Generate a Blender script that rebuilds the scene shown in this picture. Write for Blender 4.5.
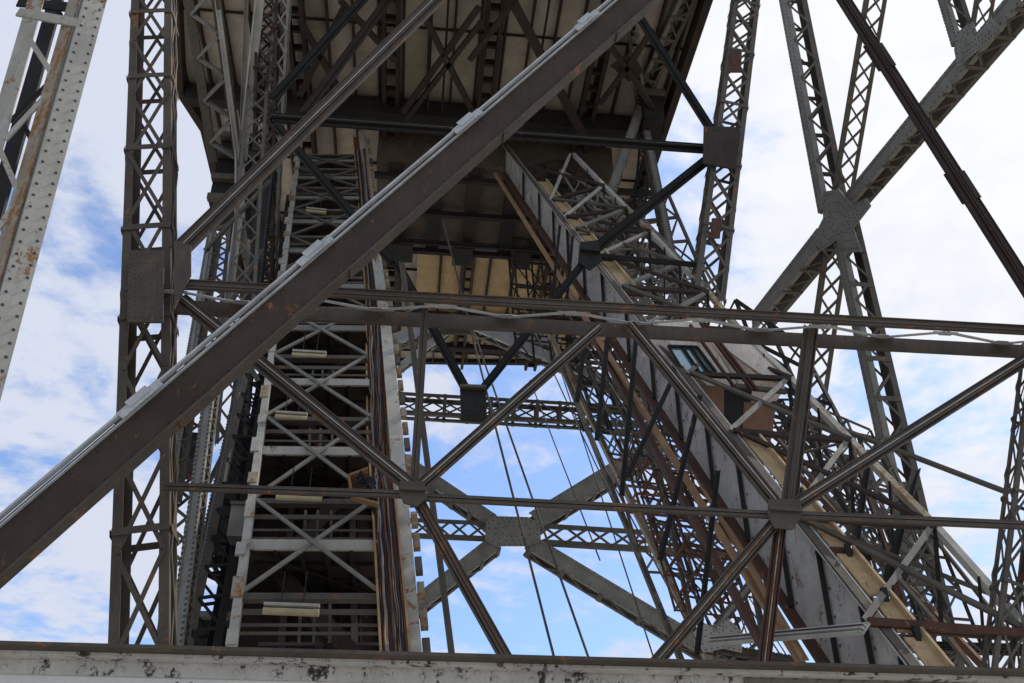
import bpy, math, random
from mathutils import Vector as V
random.seed(7)
for o in list(bpy.data.objects): bpy.data.objects.remove(o)
R = math.radians
sc = bpy.context.scene
C = sc.collection

# ------------------------------------------------------------------ camera
F = 1000.0; W, H = 1024, 683
PITCH, YAW = R(33), R(5.8)
CAM = V((0, 0, 1.6))
fwd = V((math.sin(YAW)*math.cos(PITCH), math.cos(YAW)*math.cos(PITCH), math.sin(PITCH)))
rgt = V((math.cos(YAW), -math.sin(YAW), 0))
upv = rgt.cross(fwd)
cd = bpy.data.cameras.new('camera'); cam = bpy.data.objects.new('camera', cd); C.objects.link(cam)
cam.location = CAM; cam.rotation_euler = (math.pi/2 + PITCH, 0, -YAW)
cd.sensor_width = 36; cd.lens = 36*F/W; cd.clip_start = 0.1; cd.clip_end = 5000
sc.camera = cam

# ------------------------------------------------------------------ sky, sun, exposure
SUN_EL, SUN_AZ = R(50), R(62)          # azimuth clockwise from +Y
sundir = V((math.sin(SUN_AZ)*math.cos(SUN_EL), math.cos(SUN_AZ)*math.cos(SUN_EL), math.sin(SUN_EL)))
w = bpy.data.worlds.new("World"); sc.world = w; w.use_nodes = True
nt = w.node_tree; nt.nodes.clear(); N = nt.nodes.new; L = nt.links.new
def mth(op, a=None, b=None, tree=None):
    t = tree or nt
    m = t.nodes.new('ShaderNodeMath'); m.operation = op
    for i, x in enumerate((a, b)):
        if x is None: continue
        if isinstance(x, (int, float)): m.inputs[i].default_value = x
        else: t.links.new(x, m.inputs[i])
    return m.outputs[0]
out = N('ShaderNodeOutputWorld'); bg = N('ShaderNodeBackground'); bg.inputs[1].default_value = 0.12
sky = N('ShaderNodeTexSky'); sky.sky_type = 'NISHITA'; sky.sun_disc = False
sky.sun_elevation = SUN_EL; sky.sun_rotation = SUN_AZ; sky.air_density = 1.0; sky.dust_density = 1.0; sky.ozone_density = 1.5
tc = N('ShaderNodeTexCoord'); sep = N('ShaderNodeSeparateXYZ'); L(tc.outputs['Generated'], sep.inputs[0])
zz = mth('ADD', mth('MAXIMUM', sep.outputs[2], 0.0), 0.12)
cmb = N('ShaderNodeCombineXYZ'); L(mth('DIVIDE', sep.outputs[0], zz), cmb.inputs[0]); L(mth('DIVIDE', sep.outputs[1], zz), cmb.inputs[1])
def noise(vec, sc_, det, rough, dist=0.0, off=(0,0,0), stretch=(1,1,1)):
    mp = N('ShaderNodeMapping'); mp.inputs['Location'].default_value = off; mp.inputs['Scale'].default_value = stretch; L(vec, mp.inputs[0])
    n = N('ShaderNodeTexNoise'); n.inputs['Scale'].default_value = sc_; n.inputs['Detail'].default_value = det
    n.inputs['Roughness'].default_value = rough; n.inputs['Distortion'].default_value = dist; L(mp.outputs[0], n.inputs['Vector'])
    return n.outputs['Fac']
n1 = noise(cmb.outputs[0], 2.6, 10, 0.60, 0.25, (3.1, 1.7, 0), (1.0, 1.0, 1))
n2 = noise(cmb.outputs[0], 11.0, 8, 0.62, 0.2, (0.4, 7.7, 0), (1.0, 1.0, 1))
# thicker veil of cloud towards the sun (to the right of the view)
dn = N('ShaderNodeVectorMath'); dn.operation = 'DOT_PRODUCT'; L(tc.outputs['Generated'], dn.inputs[0]); dn.inputs[1].default_value = sundir
veil = N('ShaderNodeMapRange'); veil.inputs[1].default_value = 0.84; veil.inputs[2].default_value = 0.96; veil.inputs[3].default_value = -0.04; veil.inputs[4].default_value = 0.62
L(dn.outputs['Value'], veil.inputs[0])
cov = mth('ADD', mth('ADD', mth('MULTIPLY', n1, 0.68), mth('MULTIPLY', n2, 0.32)), mth('MULTIPLY', veil.outputs[0], 0.45))
# a thinner stretch of cloud low ahead, thicker high on the left
def lobe(px, py, wide):
    n = N('ShaderNodeVectorMath'); n.operation = 'DOT_PRODUCT'; L(tc.outputs['Generated'], n.inputs[0])
    n.inputs[1].default_value = (fwd*F + rgt*(px-W/2) + upv*(H/2-py)).normalized()
    m = N('ShaderNodeMapRange'); m.interpolation_type = 'SMOOTHSTEP'; m.inputs[1].default_value = math.cos(R(wide)); m.inputs[2].default_value = 1.0
    L(n.outputs['Value'], m.inputs[0]); return m.outputs[0]
cov = mth('SUBTRACT', cov, mth('MULTIPLY', lobe(540, 560, 17), 0.065))
cov = mth('ADD', cov, mth('MULTIPLY', lobe(60, 420, 20), 0.012))
cov = mth('ADD', cov, mth('MULTIPLY', lobe(90, 200, 22), 0.01))
rmp = N('ShaderNodeMapRange'); rmp.interpolation_type = 'SMOOTHSTEP'
rmp.inputs[1].default_value = 0.40; rmp.inputs[2].default_value = 0.545; rmp.inputs[3].default_value = 0.10; rmp.inputs[4].default_value = 1.0
L(cov, rmp.inputs[0])
cl = N('ShaderNodeMix'); cl.data_type = 'RGBA'
cl.inputs[6].default_value = (4.45, 4.75, 5.6, 1); cl.inputs[7].default_value = (6.25, 6.35, 6.6, 1)
vb = N('ShaderNodeMapRange'); vb.inputs[1].default_value = 0.68; vb.inputs[2].default_value = 0.95; L(mth('ADD', dn.outputs['Value'], mth('MULTIPLY', mth('SUBTRACT', n2, 0.5), 0.25)), vb.inputs[0])
L(vb.outputs[0], cl.inputs[0])
skb = N('ShaderNodeMix'); skb.data_type = 'RGBA'; skb.blend_type = 'MULTIPLY'; skb.inputs[0].default_value = 1
L(sky.outputs[0], skb.inputs[6]); skb.inputs[7].default_value = (.90, 1.08, 1.34, 1)
mx = N('ShaderNodeMix'); mx.data_type = 'RGBA'
L(rmp.outputs[0], mx.inputs[0]); L(skb.outputs[2], mx.inputs[6]); L(cl.outputs[2], mx.inputs[7])
L(mx.outputs[2], bg.inputs[0]); L(bg.outputs[0], out.inputs[0])
sd = bpy.data.lights.new('sun', 'SUN'); sd.energy = 2.6; sd.angle = R(0.6); sd.color = (1, .95, .87)
so = bpy.data.objects.new('sun', sd); C.objects.link(so); so.rotation_euler = (-sundir).to_track_quat('-Z', 'Y').to_euler()
sc.view_settings.view_transform = 'Standard'; sc.view_settings.look = 'None'; sc.view_settings.exposure = 0.38; sc.view_settings.gamma = 1

# ------------------------------------------------------------------ pixel to world helpers (rays through the photo hit real planes)
def ray(px, py): return (fwd*F + rgt*(px-W/2) + upv*(H/2-py))
def at(px, py, Y): r = ray(px, py); return CAM + r*(Y/r.y)
def atx(px, py, X): r = ray(px, py); return CAM + r*(X/r.x)
def atz(px, py, Z): r = ray(px, py); return CAM + r*((Z-CAM.z)/r.z)
def mpp(p): return (p-CAM).dot(fwd)/F
YN = V((0, 1, 0)); XN = V((1, 0, 0)); ZN = V((0, 0, 1))

# ------------------------------------------------------------------ materials
def mat(name, col, col2=None, rust=0.3, rustcol=(0.16, 0.07, 0.032), rough=0.72, scale=1.0, streak=True, bump=0.25, grime=0.5, metallic=0.0):
    m = bpy.data.materials.new(name); m.use_nodes = True; t = m.node_tree; t.nodes.clear()
    o = t.nodes.new('ShaderNodeOutputMaterial'); b = t.nodes.new('ShaderNodeBsdfPrincipled'); t.links.new(b.outputs[0], o.inputs[0])
    tcn = t.nodes.new('ShaderNodeTexCoord')
    def ns(s, d, r_, st=(1, 1, 1), dist=0):
        mp = t.nodes.new('ShaderNodeMapping'); mp.inputs['Scale'].default_value = st; t.links.new(tcn.outputs['Object'], mp.inputs[0])
        n = t.nodes.new('ShaderNodeTexNoise'); n.inputs['Scale'].default_value = s; n.inputs['Detail'].default_value = d; n.inputs['Roughness'].default_value = r_
        n.inputs['Distortion'].default_value = dist
        t.links.new(mp.outputs[0], n.inputs['Vector']); return n.outputs['Fac']
    def mr(x, a, b_, c=0.0, d=1.0):
        n = t.nodes.new('ShaderNodeMapRange'); n.inputs[1].default_value = a; n.inputs[2].default_value = b_; n.inputs[3].default_value = c; n.inputs[4].default_value = d
        t.links.new(x, n.inputs[0]); return n.outputs[0]
    def mixc(f, a, b_, bt='MIX'):
        n = t.nodes.new('ShaderNodeMix'); n.data_type = 'RGBA'; n.blend_type = bt
        if isinstance(f, float): n.inputs[0].default_value = f
        else: t.links.new(f, n.inputs[0])
        for i, x in ((6, a), (7, b_)):
            if isinstance(x, tuple): n.inputs[i].default_value = (*x[:3], 1)
            else: t.links.new(x, n.inputs[i])
        return n.outputs[2]
    if col2 is None: col2 = tuple(c*0.68 for c in col)
    base = mixc(mr(ns(0.9*scale, 6, .65), .35, .65), col, col2)
    dirt = ns(3.0*scale, 8, .7, (2.2, 2.2, .45) if streak else (1, 1, 1))
    base = mixc(mr(dirt, .42, .75, 0, grime), base, tuple(c*0.45 for c in col))
    fine = ns(22*scale, 4, .7)
    base = mixc(mr(fine, .35, .8, 0, .35), base, tuple(c*0.6 for c in col))
    rn = mth('ADD', mth('MULTIPLY', ns(1.7*scale, 9, .72, (1.5, 1.5, .7), .6), .7, t), mth('MULTIPLY', ns(12*scale, 5, .7), .3, t), t)
    th = 0.685 - 0.25*rust
    rf = mr(rn, th, th+.05)
    rc = mixc(mr(fine, .3, .7), rustcol, tuple(min(1, c*2.1) for c in rustcol))
    if rust > 0: base = mixc(rf, base, rc)
    t.links.new(base, b.inputs['Base Color'])
    t.links.new(mr(rn, .3, .7, max(.2, rough-.12), min(1, rough+.18)), b.inputs['Roughness'])
    b.inputs['Metallic'].default_value = metallic
    b.inputs['Specular IOR Level'].default_value = 0.18
    if bump:
        bn = t.nodes.new('ShaderNodeBump'); bn.inputs['Strength'].default_value = bump; bn.inputs['Distance'].default_value = 0.02
        t.links.new(rn, bn.inputs['Height']); t.links.new(bn.outputs[0], b.inputs['Normal'])
    return m
M = dict(
    brown=mat('brown_painted_steel', (.122, .100, .075), rust=.5, scale=1.4, grime=.5),
    diag=mat('dark_brown_box_steel', (.080, .058, .042), rust=.38, grime=.4),
    dbrown=mat('dark_brown_steel', (.062, .044, .033), rust=.35),
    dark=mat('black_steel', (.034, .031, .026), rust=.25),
    grey=mat('grey_green_steel', (.262, .243, .200), rust=.3, scale=1.6),
    mid=mat('mid_grey_steel', (.135, .120, .092), rust=.5, scale=1.5),
    pale=mat('pale_weathered_steel', (.50, .47, .405), rust=.35, grime=.6, scale=1.5),
    edge=mat('pale_and_sunlit_steel', (.62, .62, .60), rust=.15, grime=.4, scale=2),  # pale steel; on the main diagonal this colour stands in for sunlight
    white=mat('white_painted_steel', (.82, .79, .735), (.74, .71, .66), rust=.0, grime=.1, bump=.05),
    whiterust=mat('flaking_white_steel', (.66, .63, .58), (.52, .5, .45), rust=.61, rustcol=(.045, .038, .033), grime=.35, scale=2.2),
    cream=mat('cream_grey_column_steel', (.49, .465, .39), (.37, .34, .27), rust=.55, rustcol=(.16, .08, .035)),
    creamdirt=mat('rust_streaked_cream_steel', (.40, .36, .27), (.26, .2, .12), rust=.75, rustcol=(.17, .085, .035)),
    plate=mat('blue_grey_steel_plate', (.50, .465, .41), (.33, .31, .28), rust=.58, scale=1.3, rustcol=(.14, .085, .055)),
    tan=mat('tan_sheet', (.50, .35, .18), (.36, .25, .13), rust=.5, scale=1.8),
    deck=mat('beige_deck_sheet', (.57, .48, .37), (.42, .35, .27), rust=.3, scale=.5, streak=False, grime=.6),
    rust=mat('rusted_steel', (.105, .052, .034), (.07, .035, .024), rust=.45, scale=2),
    orust=mat('orange_rust', (.20, .092, .045), (.12, .058, .03), rust=.5),
    wood=mat('weathered_tan_board', (.40, .24, .12), (.28, .16, .08), rust=.3),
    cable=mat('black_cable_sheath', (.035, .036, .04), rust=0, bump=0),
    cablel=mat('grey_cable_sheath', (.25, .25, .25), rust=0, bump=0),
    rivet=mat('rivet_heads', (.10, .10, .095), rust=.4),
    lamp=mat('yellowed_lamp_cover', (.55, .46, .26), rust=.1),
    house=mat('cream_painted_panel', (.80, .71, .60), (.6, .52, .42), rust=.5, scale=2),
    ply=mat('brown_wood_panel', (.26, .14, .08), rust=.3),
    ground=mat('concrete_ground', (.40, .385, .35), (.32, .305, .28), rust=0, scale=.15, streak=False, bump=.1),
    orange=mat('orange_paint', (.65, .2, .06), rust=.1),
)
def glassmat():
    m = bpy.data.materials.new('window_glass'); m.use_nodes = True; b = m.node_tree.nodes['Principled BSDF']
    b.inputs['Base Color'].default_value = (.35, .45, .45, 1); b.inputs['Roughness'].default_value = .06; b.inputs['Metallic'].default_value = .6; return m
M['glass'] = glassmat()

# ------------------------------------------------------------------ mesh helpers
class MB:
    def __init__(s): s.v = []; s.f = []; s.m = []
    def add(s, vs, fs, mi=0):
        b = len(s.v); s.v += vs; s.f += [tuple(b+i for i in f) for f in fs]; s.m += [mi]*len(fs)
    def ext(s, p0, p1, prof, ax, mi=0):
        a, sv, nv = ax; n = len(prof)
        vs = [p0 + sv*u + nv*v for u, v in prof] + [p1 + sv*u + nv*v for u, v in prof]
        fs = [(i, (i+1) % n, n+(i+1) % n, n+i) for i in range(n)] + [tuple(range(n))[::-1], tuple(range(n, 2*n))]
        s.add(vs, fs, mi)
    def rect(s, p0, p1, u0, u1, v0, v1, ax, mi=0):
        s.ext(p0, p1, [(u0, v0), (u1, v0), (u1, v1), (u0, v1)], ax, mi)
    def bar(s, p0, p1, w_, d, n=YN, mi=0):
        if (p1-p0).length < 1e-4: return
        s.rect(p0, p1, -w_/2, w_/2, -d/2, d/2, axes(p0, p1, n), mi)
    def angle(s, p0, p1, w_, n=YN, th=None, mi=0, su=1, sv=1):
        th = th or w_*.16; ax = axes(p0, p1, n)
        s.ext(p0, p1, [(0, 0), (su*w_, 0), (su*w_, sv*th), (su*th, sv*th), (su*th, sv*w_), (0, sv*w_)], ax, mi)
    def tube(s, pts, r, k=6, mi=0):
        for a, b in zip(pts[:-1], pts[1:]):
            ax = axes(a, b, YN if abs((b-a).normalized().y) < .9 else XN)
            s.ext(a, b, [(r*math.cos(2*math.pi*i/k), r*math.sin(2*math.pi*i/k)) for i in range(k)], ax, mi)
    def rivet(s, p, n, r, mi=0):
        n = n.normalized(); t = n.cross(ZN if abs(n.z) < .9 else XN).normalized(); q = n.cross(t)
        k = 6
        vs = [p + t*(r*math.cos(i*math.pi/3)) + q*(r*math.sin(i*math.pi/3)) for i in range(k)]
        vs += [p + n*(r*.55) + t*(r*.6*math.cos(i*math.pi/3)) + q*(r*.6*math.sin(i*math.pi/3)) for i in range(k)]
        s.add(vs, [(i, (i+1) % k, k+(i+1) % k, k+i) for i in range(k)] + [tuple(range(k, 2*k))], mi)
    def slab(s, pts, nrm, th, mi=0):     # polygon extruded along nrm
        k = len(pts)
        vs = [p.copy() for p in pts] + [p + nrm*th for p in pts]
        s.add(vs, [tuple(range(k))[::-1], tuple(range(k, 2*k))] + [(i, (i+1) % k, k+(i+1) % k, k+i) for i in range(k)], mi)
    def build(s, name, mats, parent=None):
        if not s.f: return None
        if not isinstance(mats, (list, tuple)): mats = [mats]
        off = V((0, 0, 0)); p = parent
        while p is not None: off += p.location; p = p.parent
        me = bpy.data.meshes.new(name); me.from_pydata([v-off for v in s.v], [], s.f)
        for m_ in mats: me.materials.append(M[m_] if isinstance(m_, str) else m_)
        for pl, mi in zip(me.polygons, s.m): pl.material_index = mi
        import bmesh
        bm = bmesh.new(); bm.from_mesh(me); bmesh.ops.recalc_face_normals(bm, faces=bm.faces); bm.to_mesh(me); bm.free()
        o = bpy.data.objects.new(name, me); C.objects.link(o)
        if parent is not None: o.parent = parent
        return o
def axes(p0, p1, n):
    a = (p1-p0).normalized(); s = n.cross(a)
    if s.length < 1e-4: s = V((1, .01, 0)).cross(a)
    s.normalize()
    if (abs(s.z) > .2 and s.z < 0) or (abs(s.z) <= .2 and s.x < 0): s = -s
    nv = a.cross(s).normalized()
    if nv.dot(n) < 0: nv = -nv
    return a, s, nv
def thing(name, label, cat, loc, group=None):
    o = bpy.data.objects.new(name, None); C.objects.link(o); o.location = loc; o.empty_display_size = .3
    o['label'] = label; o['category'] = cat; o['kind'] = 'thing'
    if group: o['group'] = group
    return o
def structure(o): o['kind'] = 'structure'; return o
_k = [0]
def jit(n):
    _k[0] += 1
    return n*(((_k[0]*0.618) % 1)*0.07)
def ends(a, b, Y0, Y1=None, plane='y'):
    Y1 = Y0 if Y1 is None else Y1
    fn = {'y': at, 'x': atx}[plane]
    return fn(a[0], a[1], Y0), fn(b[0], b[1], Y1)
def wid(p0, p1, wp): return wp*mpp((p0+p1)/2)
def rootat(p0, p1): return (p0 if p0.z < p1.z else p1).copy()

# ---- member kinds
def tee(name, label, cat, a, b, Y0, Y1=None, wp=14, m='brown', edge='pale', group=None, n=YN, plane='y', splices=(), stem=.28, lips=True):
    """flat flange with a stem of back-to-back angles down its middle"""
    p0, p1 = ends(a, b, Y0, Y1, plane); w_ = wid(p0, p1, wp); j = jit(n); p0 += j; p1 += j
    ax = axes(p0, p1, n); r = thing(name, label, cat, rootat(p0, p1), group)
    f = MB(); f.rect(p0, p1, -w_/2, w_/2, 0, .03, ax)
    if lips:
        f.rect(p0, p1, w_*.5-.02, w_*.5, -.02, -.001, ax); f.rect(p0, p1, -w_*.5, -w_*.5+.02, -.05, -.001, ax)
    f.build('flange', m, r)
    st = MB(); h = w_*stem
    st.rect(p0, p1, -.05, -.012, -h, -.002, ax); st.rect(p0, p1, .012, .05, -h*.92, -.002, ax, 0)
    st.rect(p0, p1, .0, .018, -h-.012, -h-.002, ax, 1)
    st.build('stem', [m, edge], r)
    for s_ in splices:
        g = MB(); c = p0.lerp(p1, s_); l = ax[0]*w_*1.1
        g.rect(c-l, c+l, -w_*.57, w_*.57, .031, .06, ax)
        g.rect(c-l*.9, c+l*.9, w_*.2, w_*.56, -.045, -.021, ax)
        g.build('splice_plate', m, r)
    return r
def lattice(name, label, cat, a, b, Y0, Y1=None, wp=20, dp=None, m='mid', lm=None, group=None, n=YN, plane='y', pitch=1.0, cw=.2, lw=.12, back=True, kind='X', battens=0, sides=True, pal=None):
    """two or four chords tied by crossed or zigzag lacing bars"""
    p0, p1 = ends(a, b, Y0, Y1, plane); w_ = wid(p0, p1, wp); j = jit(n); p0 += j; p1 += j
    d = wid(p0, p1, dp) if dp else w_*.9
    ax = axes(p0, p1, n); A, S, Nn = ax; r = thing(name, label, cat, rootat(p0, p1), group)
    c = w_*cw; Ltot = (p1-p0).length
    for su in (-1, 1):
        for sv in (-1, 1):
            q = MB(); o = S*(su*w_/2) + Nn*(sv*d/2)
            th = c*.14
            q.ext(p0+o, p1+o, [(0, 0), (-su*c, 0), (-su*c, -sv*th), (-su*th, -sv*th), (-su*th, -sv*c), (0, -sv*c)], ax)
            q.build('chord', m, r)
            if not back: break
    la = MB(); k = max(1, round(Ltot/(w_*pitch))); st = Ltot/k; b_ = w_*lw; i0 = w_/2-c*.5
    for v in ((-d/2-.012, d/2+.012) if back else (-d/2-.012,)):
        for i in range(k):
            q0 = p0+A*(st*i); q1 = p0+A*(st*(i+1)); o = Nn*v; sg = -1 if i % 2 else 1
            la.bar(q0+S*(i0*sg)+o, q1-S*(i0*sg)+o, b_, .012, n)
            if kind == 'X': la.bar(q0-S*(i0*sg)+o+Nn*.014, q1+S*(i0*sg)+o+Nn*.014, b_, .012, n)
    if back and sides:
        for u in (-w_/2-.01, w_/2+.01):
            for i in range(k):
                q0 = p0+A*(st*i); q1 = p0+A*(st*(i+1)); o = S*u; sg = -1 if i % 2 else 1; e = d/2-c*.4
                la.bar(q0+Nn*(e*sg)+o, q1-Nn*(e*sg)+o, b_, .012, S)
                if kind == 'X': la.bar(q0-Nn*(e*sg)+o+S*.013, q1+Nn*(e*sg)+o+S*.013, b_, .012, S)
    la.build('lacing', lm or m, r)
    if battens:
        for i in range(battens+1):
            g = MB(); q = p0+A*(Ltot*i/battens)
            for v in ((-d/2-.03, d/2+.03) if back else (-d/2-.03,)):
                g.bar(q-S*(w_*.5)+Nn*v, q+S*(w_*.5)+Nn*v, w_*.14, .012, n)
            if back and sides:
                for u in (-w_/2-.028, w_/2+.028):
                    g.bar(q+S*u-Nn*d*.5, q+S*u+Nn*d*.5, w_*.14, .012, S)
            g.build('batten', pal or m, r)
    return r
def built(name, label, cat, a, b, Y0, Y1=None, wp=16, dp=22, m='grey', inner='mid', group=None, n=YN, plane='y', pitch=1.1, riv=True, stays=5, top=True):
    """box member: two riveted web plates, laced along the under and upper sides"""
    p0, p1 = ends(a, b, Y0, Y1, plane); w_ = wid(p0, p1, wp); d = wid(p0, p1, dp); j = jit(n); p0 += j; p1 += j
    ax = axes(p0, p1, n); A, S, Nn = ax; r = thing(name, label, cat, rootat(p0, p1), group); Lt = (p1-p0).length
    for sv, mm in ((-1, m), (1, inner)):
        q = MB(); v = sv*d/2
        q.rect(p0, p1, -w_/2, w_/2, min(v, v-sv*.03), max(v, v-sv*.03), ax)
        for su in (-1, 1):
            u = su*w_/2
            q.rect(p0, p1, min(u, u-su*.025), max(u, u-su*.025), min(v-sv*.031, v-sv*d*.22), max(v-sv*.031, v-sv*d*.22), ax)
            q.rect(p0, p1, min(u+su*.0, u-su*w_*.2), max(u, u-su*w_*.2), min(v+sv*.002, v+sv*.022), max(v+sv*.002, v+sv*.022), ax)
        if riv and sv < 0:
            kk = int(Lt/(w_*.42))
            for i in range(kk):
                for u in (-w_*.42, w_*.42): q.rivet(p0+A*(Lt*(i+.5)/kk)+S*u+Nn*(v-.022), -Nn, .035, 1)
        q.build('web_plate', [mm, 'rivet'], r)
    la = MB(); k = max(2, round(Lt/(d*pitch))); st = Lt/k
    for u in ((-w_/2-.012, w_/2+.012) if top else (-w_/2-.012,)):
        for i in range(k):
            sg = -1 if i % 2 else 1; o = S*u
            la.bar(p0+A*(st*i)+o-Nn*(d*.42*sg), p0+A*(st*(i+1))+o+Nn*(d*.42*sg), d*.11, .012, S)
    la.build('lacing', inner, r)
    for i in range(stays+1):
        g = MB(); q = p0+A*(Lt*min(.98, max(.02, i/stays)))
        g.bar(q-S*(w_/2+.03)-Nn*d*.5, q-S*(w_/2+.03)+Nn*d*.5, d*.22, .014, S)
        g.build('stay_plate', inner, r)
    return r
def rod(name, label, cat, a, b, Y0, Y1=None, wp=4, m='mid', group=None, n=YN, plane='y', shape='angle', dn=None):
    p0, p1 = ends(a, b, Y0, Y1, plane); w_ = wid(p0, p1, wp); j = jit(n); p0 += j; p1 += j
    q = MB()
    if shape == 'angle':
        ax = axes(p0, p1, n); th = w_*.18
        q.ext(p0, p1, [(w_/2, 0), (-w_/2, 0), (-w_/2, -w_*.8), (-w_/2+th, -w_*.8), (-w_/2+th, -th), (w_/2, -th)], ax)
    elif shape == 'tube':
        q.tube([p0, p1], w_/2, 8)
    o = MB.build(q, name, m); o['label'] = label; o['category'] = cat; o['kind'] = 'thing'
    if group: o['group'] = group
    return o
def plate(parent, name, pts, Y, m='mid', th=.04, riv=0, plane='y', n=YN, off=0.0, rivpx=None):
    fn = {'y': at, 'x': atx}[plane]
    P = [fn(x, y, Y)+n*off for x, y in pts]; q = MB(); q.slab(P, n, th)
    if riv:
        c = sum(P, V((0, 0, 0)))/len(P); r_ = riv*mpp(c)
        for ring, ph in ((.88, 0), (.62, .5), (.34, .2)):
            for i in range(len(P)):
                A_, B_ = P[i], P[(i+1) % len(P)]; cnt = max(1, int((B_-A_).length*ring/(r_*6)))
                for k in range(cnt):
                    p = A_.lerp(B_, (k+ph)/cnt); q.rivet(c+(p-c)*ring-n*.001, -n, r_, 1)
    return q.build(name, [m, 'rivet'], parent)

# ------------------------------------------------------------------ ground
g = MB(); g.add([V((-1500, -1500, 0)), V((1500, -1500, 0)), V((1500, 1500, 0)), V((-1500, 1500, 0))], [(0, 1, 2, 3)])
structure(g.build('ground', 'ground'))

# ------------------------------------------------------------------ deck overhead
HZ = 33.0
r = thing('crane_deck', 'broad beige panelled deck overhead with dark girders under it', 'deck', V((0, 36, HZ)))
cor = [(176, -60), (183, 80), (207, 118), (262, 358), (572, 361), (640, 190), (722, -60)]
P = [atz(x, y, HZ) for x, y in cor]
q = MB(); q.slab(P, ZN, .3); q.build('deck_sheet', 'deck', r)
xs = [p.x for p in P]; ys = [p.y for p in P]
def inside(x, y):
    c = False; n_ = len(P)
    for i in range(n_):
        a, b = P[i], P[(i+1) % n_]
        if (a.y > y) != (b.y > y) and x < (b.x-a.x)*(y-a.y)/(b.y-a.y)+a.x: c = not c
    return c
def clip_bar(mb, ax_, val, w_, d, z, mi=0):
    """bar along x or y clipped to the deck outline"""
    lo, hi = (min(ys), max(ys)) if ax_ == 'y' else (min(xs), max(xs))
    run = None; s_ = lo
    while s_ <= hi+.3:
        ins = inside(val, s_) if ax_ == 'y' else inside(s_, val)
        if ins and run is None: run = s_
        if not ins and run is not None:
            if s_-run > .6:
                a, b = (V((val, run, z)), V((val, s_-.25, z))) if ax_ == 'y' else (V((run, val, z)), V((s_-.25, val, z)))
                mb.bar(a, b, w_, d, ZN, mi)
            run = None
        s_ += .25
q = MB(); x = min(xs)+.2
while x < max(xs): clip_bar(q, 'y', x, .09, .28, HZ-.145); x += .98
q.build('rib', 'dbrown', r)
q = MB(); y = min(ys)+1
while y < max(ys): clip_bar(q, 'x', y, .05, .12, HZ-.065); y += 3.9
q.build('seam_bar', 'dbrown', r)
for k, y in enumerate((22.5, 29.9, 38.4)):
    q = MB(); clip_bar(q, 'x', y, .45, .9, HZ-.74); q.build('cross_girder', 'dark', r)
for px in (302, 392, 489, 596):
    x = atz(px, 60, HZ).x
    q = MB(); clip_bar(q, 'y', x-.27, .16, .5, HZ-.54); clip_bar(q, 'y', x+.27, .16, .5, HZ-.54)
    yy = min(ys)+.6
    while yy < max(ys)-1:
        if inside(x, yy): q.bar(V((x-.27, yy, HZ-.5)), V((x+.27, yy, HZ-.5)), .12, .3, ZN)
        yy += .9
    q.build('main_girder', 'dbrown', r)
for (a, b, w_) in (((426, 20), (473, 112), .22), ((479, 7), (403, 112), .22), ((483, 20), (406, 119), .18), ((512, 0), (583, 135), .34), ((627, 68), (598, 30), .2), ((627, 68), (655, 112), .2), ((627, 68), (600, 104), .2), ((627, 68), (652, 30), .2), ((530, -20), (470, 60), .2), ((560, 40), (520, 120), .2), ((300, 20), (345, 100), .22), ((345, 5), (300, 95), .22), ((395, 60), (340, 0), .2)):
    q = MB(); q.bar(atz(*a, HZ-1.5), atz(*b, HZ-1.5), w_, .15, ZN); q.build('brace', 'dbrown', r)
q = MB(); q.bar(atz(618, 60, HZ-1.45), atz(637, 76, HZ-1.45), .8, .04, ZN); q.build('gusset_plate', 'dbrown', r)
# rim
for i in (0, 1, 2, 3, 4, 5):
    q = MB(); a, b = P[i], P[(i+1) % len(P)]; q.bar(a-ZN*(.35 if i != 3 else .1), b-ZN*(.35 if i != 3 else .1), .3, .9 if i != 3 else .3, ZN); q.build('rim_beam', 'dbrown' if i != 3 else 'dark', r)

# machinery house hanging under the far half of the deck
r = thing('machinery_house', 'dark boxy machinery room hanging under the far half of the deck', 'machinery room', V((8, 40, 26)))
def boxw(mb, x0, x1, y0, y1, z0, z1, mi=0):
    vs = [V((x, y, z)) for z in (z0, z1) for y in (y0, y1) for x in (x0, x1)]
    mb.add(vs, [(0, 1, 3, 2), (4, 5, 7, 6), (0, 1, 5, 4), (2, 3, 7, 6), (0, 2, 6, 4), (1, 3, 7, 5)], mi)
zf = 31.0
x0 = at(378, 246, 37.5).x; x1 = at(590, 246, 37.5).x
q = MB(); boxw(q, x0, x1, 31.6, 37.4, zf, HZ-.35); q.build('wall', 'brown', r)
for k in range(6):
    q = MB(); X = x0+(x1-x0)*(k+.5)/6; boxw(q, X-.3, X+.3, 31.7, 37.3, zf-.25-.1*(k % 2), zf-.002); q.build('floor_beam', 'dark' if k % 2 else 'dbrown', r)
for y_ in (31.9, 34.2, 36.9):
    q = MB(); boxw(q, x0-1.2, x1+2, y_, y_+.22, zf-.6, zf-.37); q.build('cross_rail', 'dark', r)
for i in range(3):
    X = x0 + (x1-x0)*(.12+.27*i); q = MB(); boxw(q, X-.45, X+.45, 36.0, 37.3, zf-1.0, zf-.61); q.build('motor_housing', 'dark', r)

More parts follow.
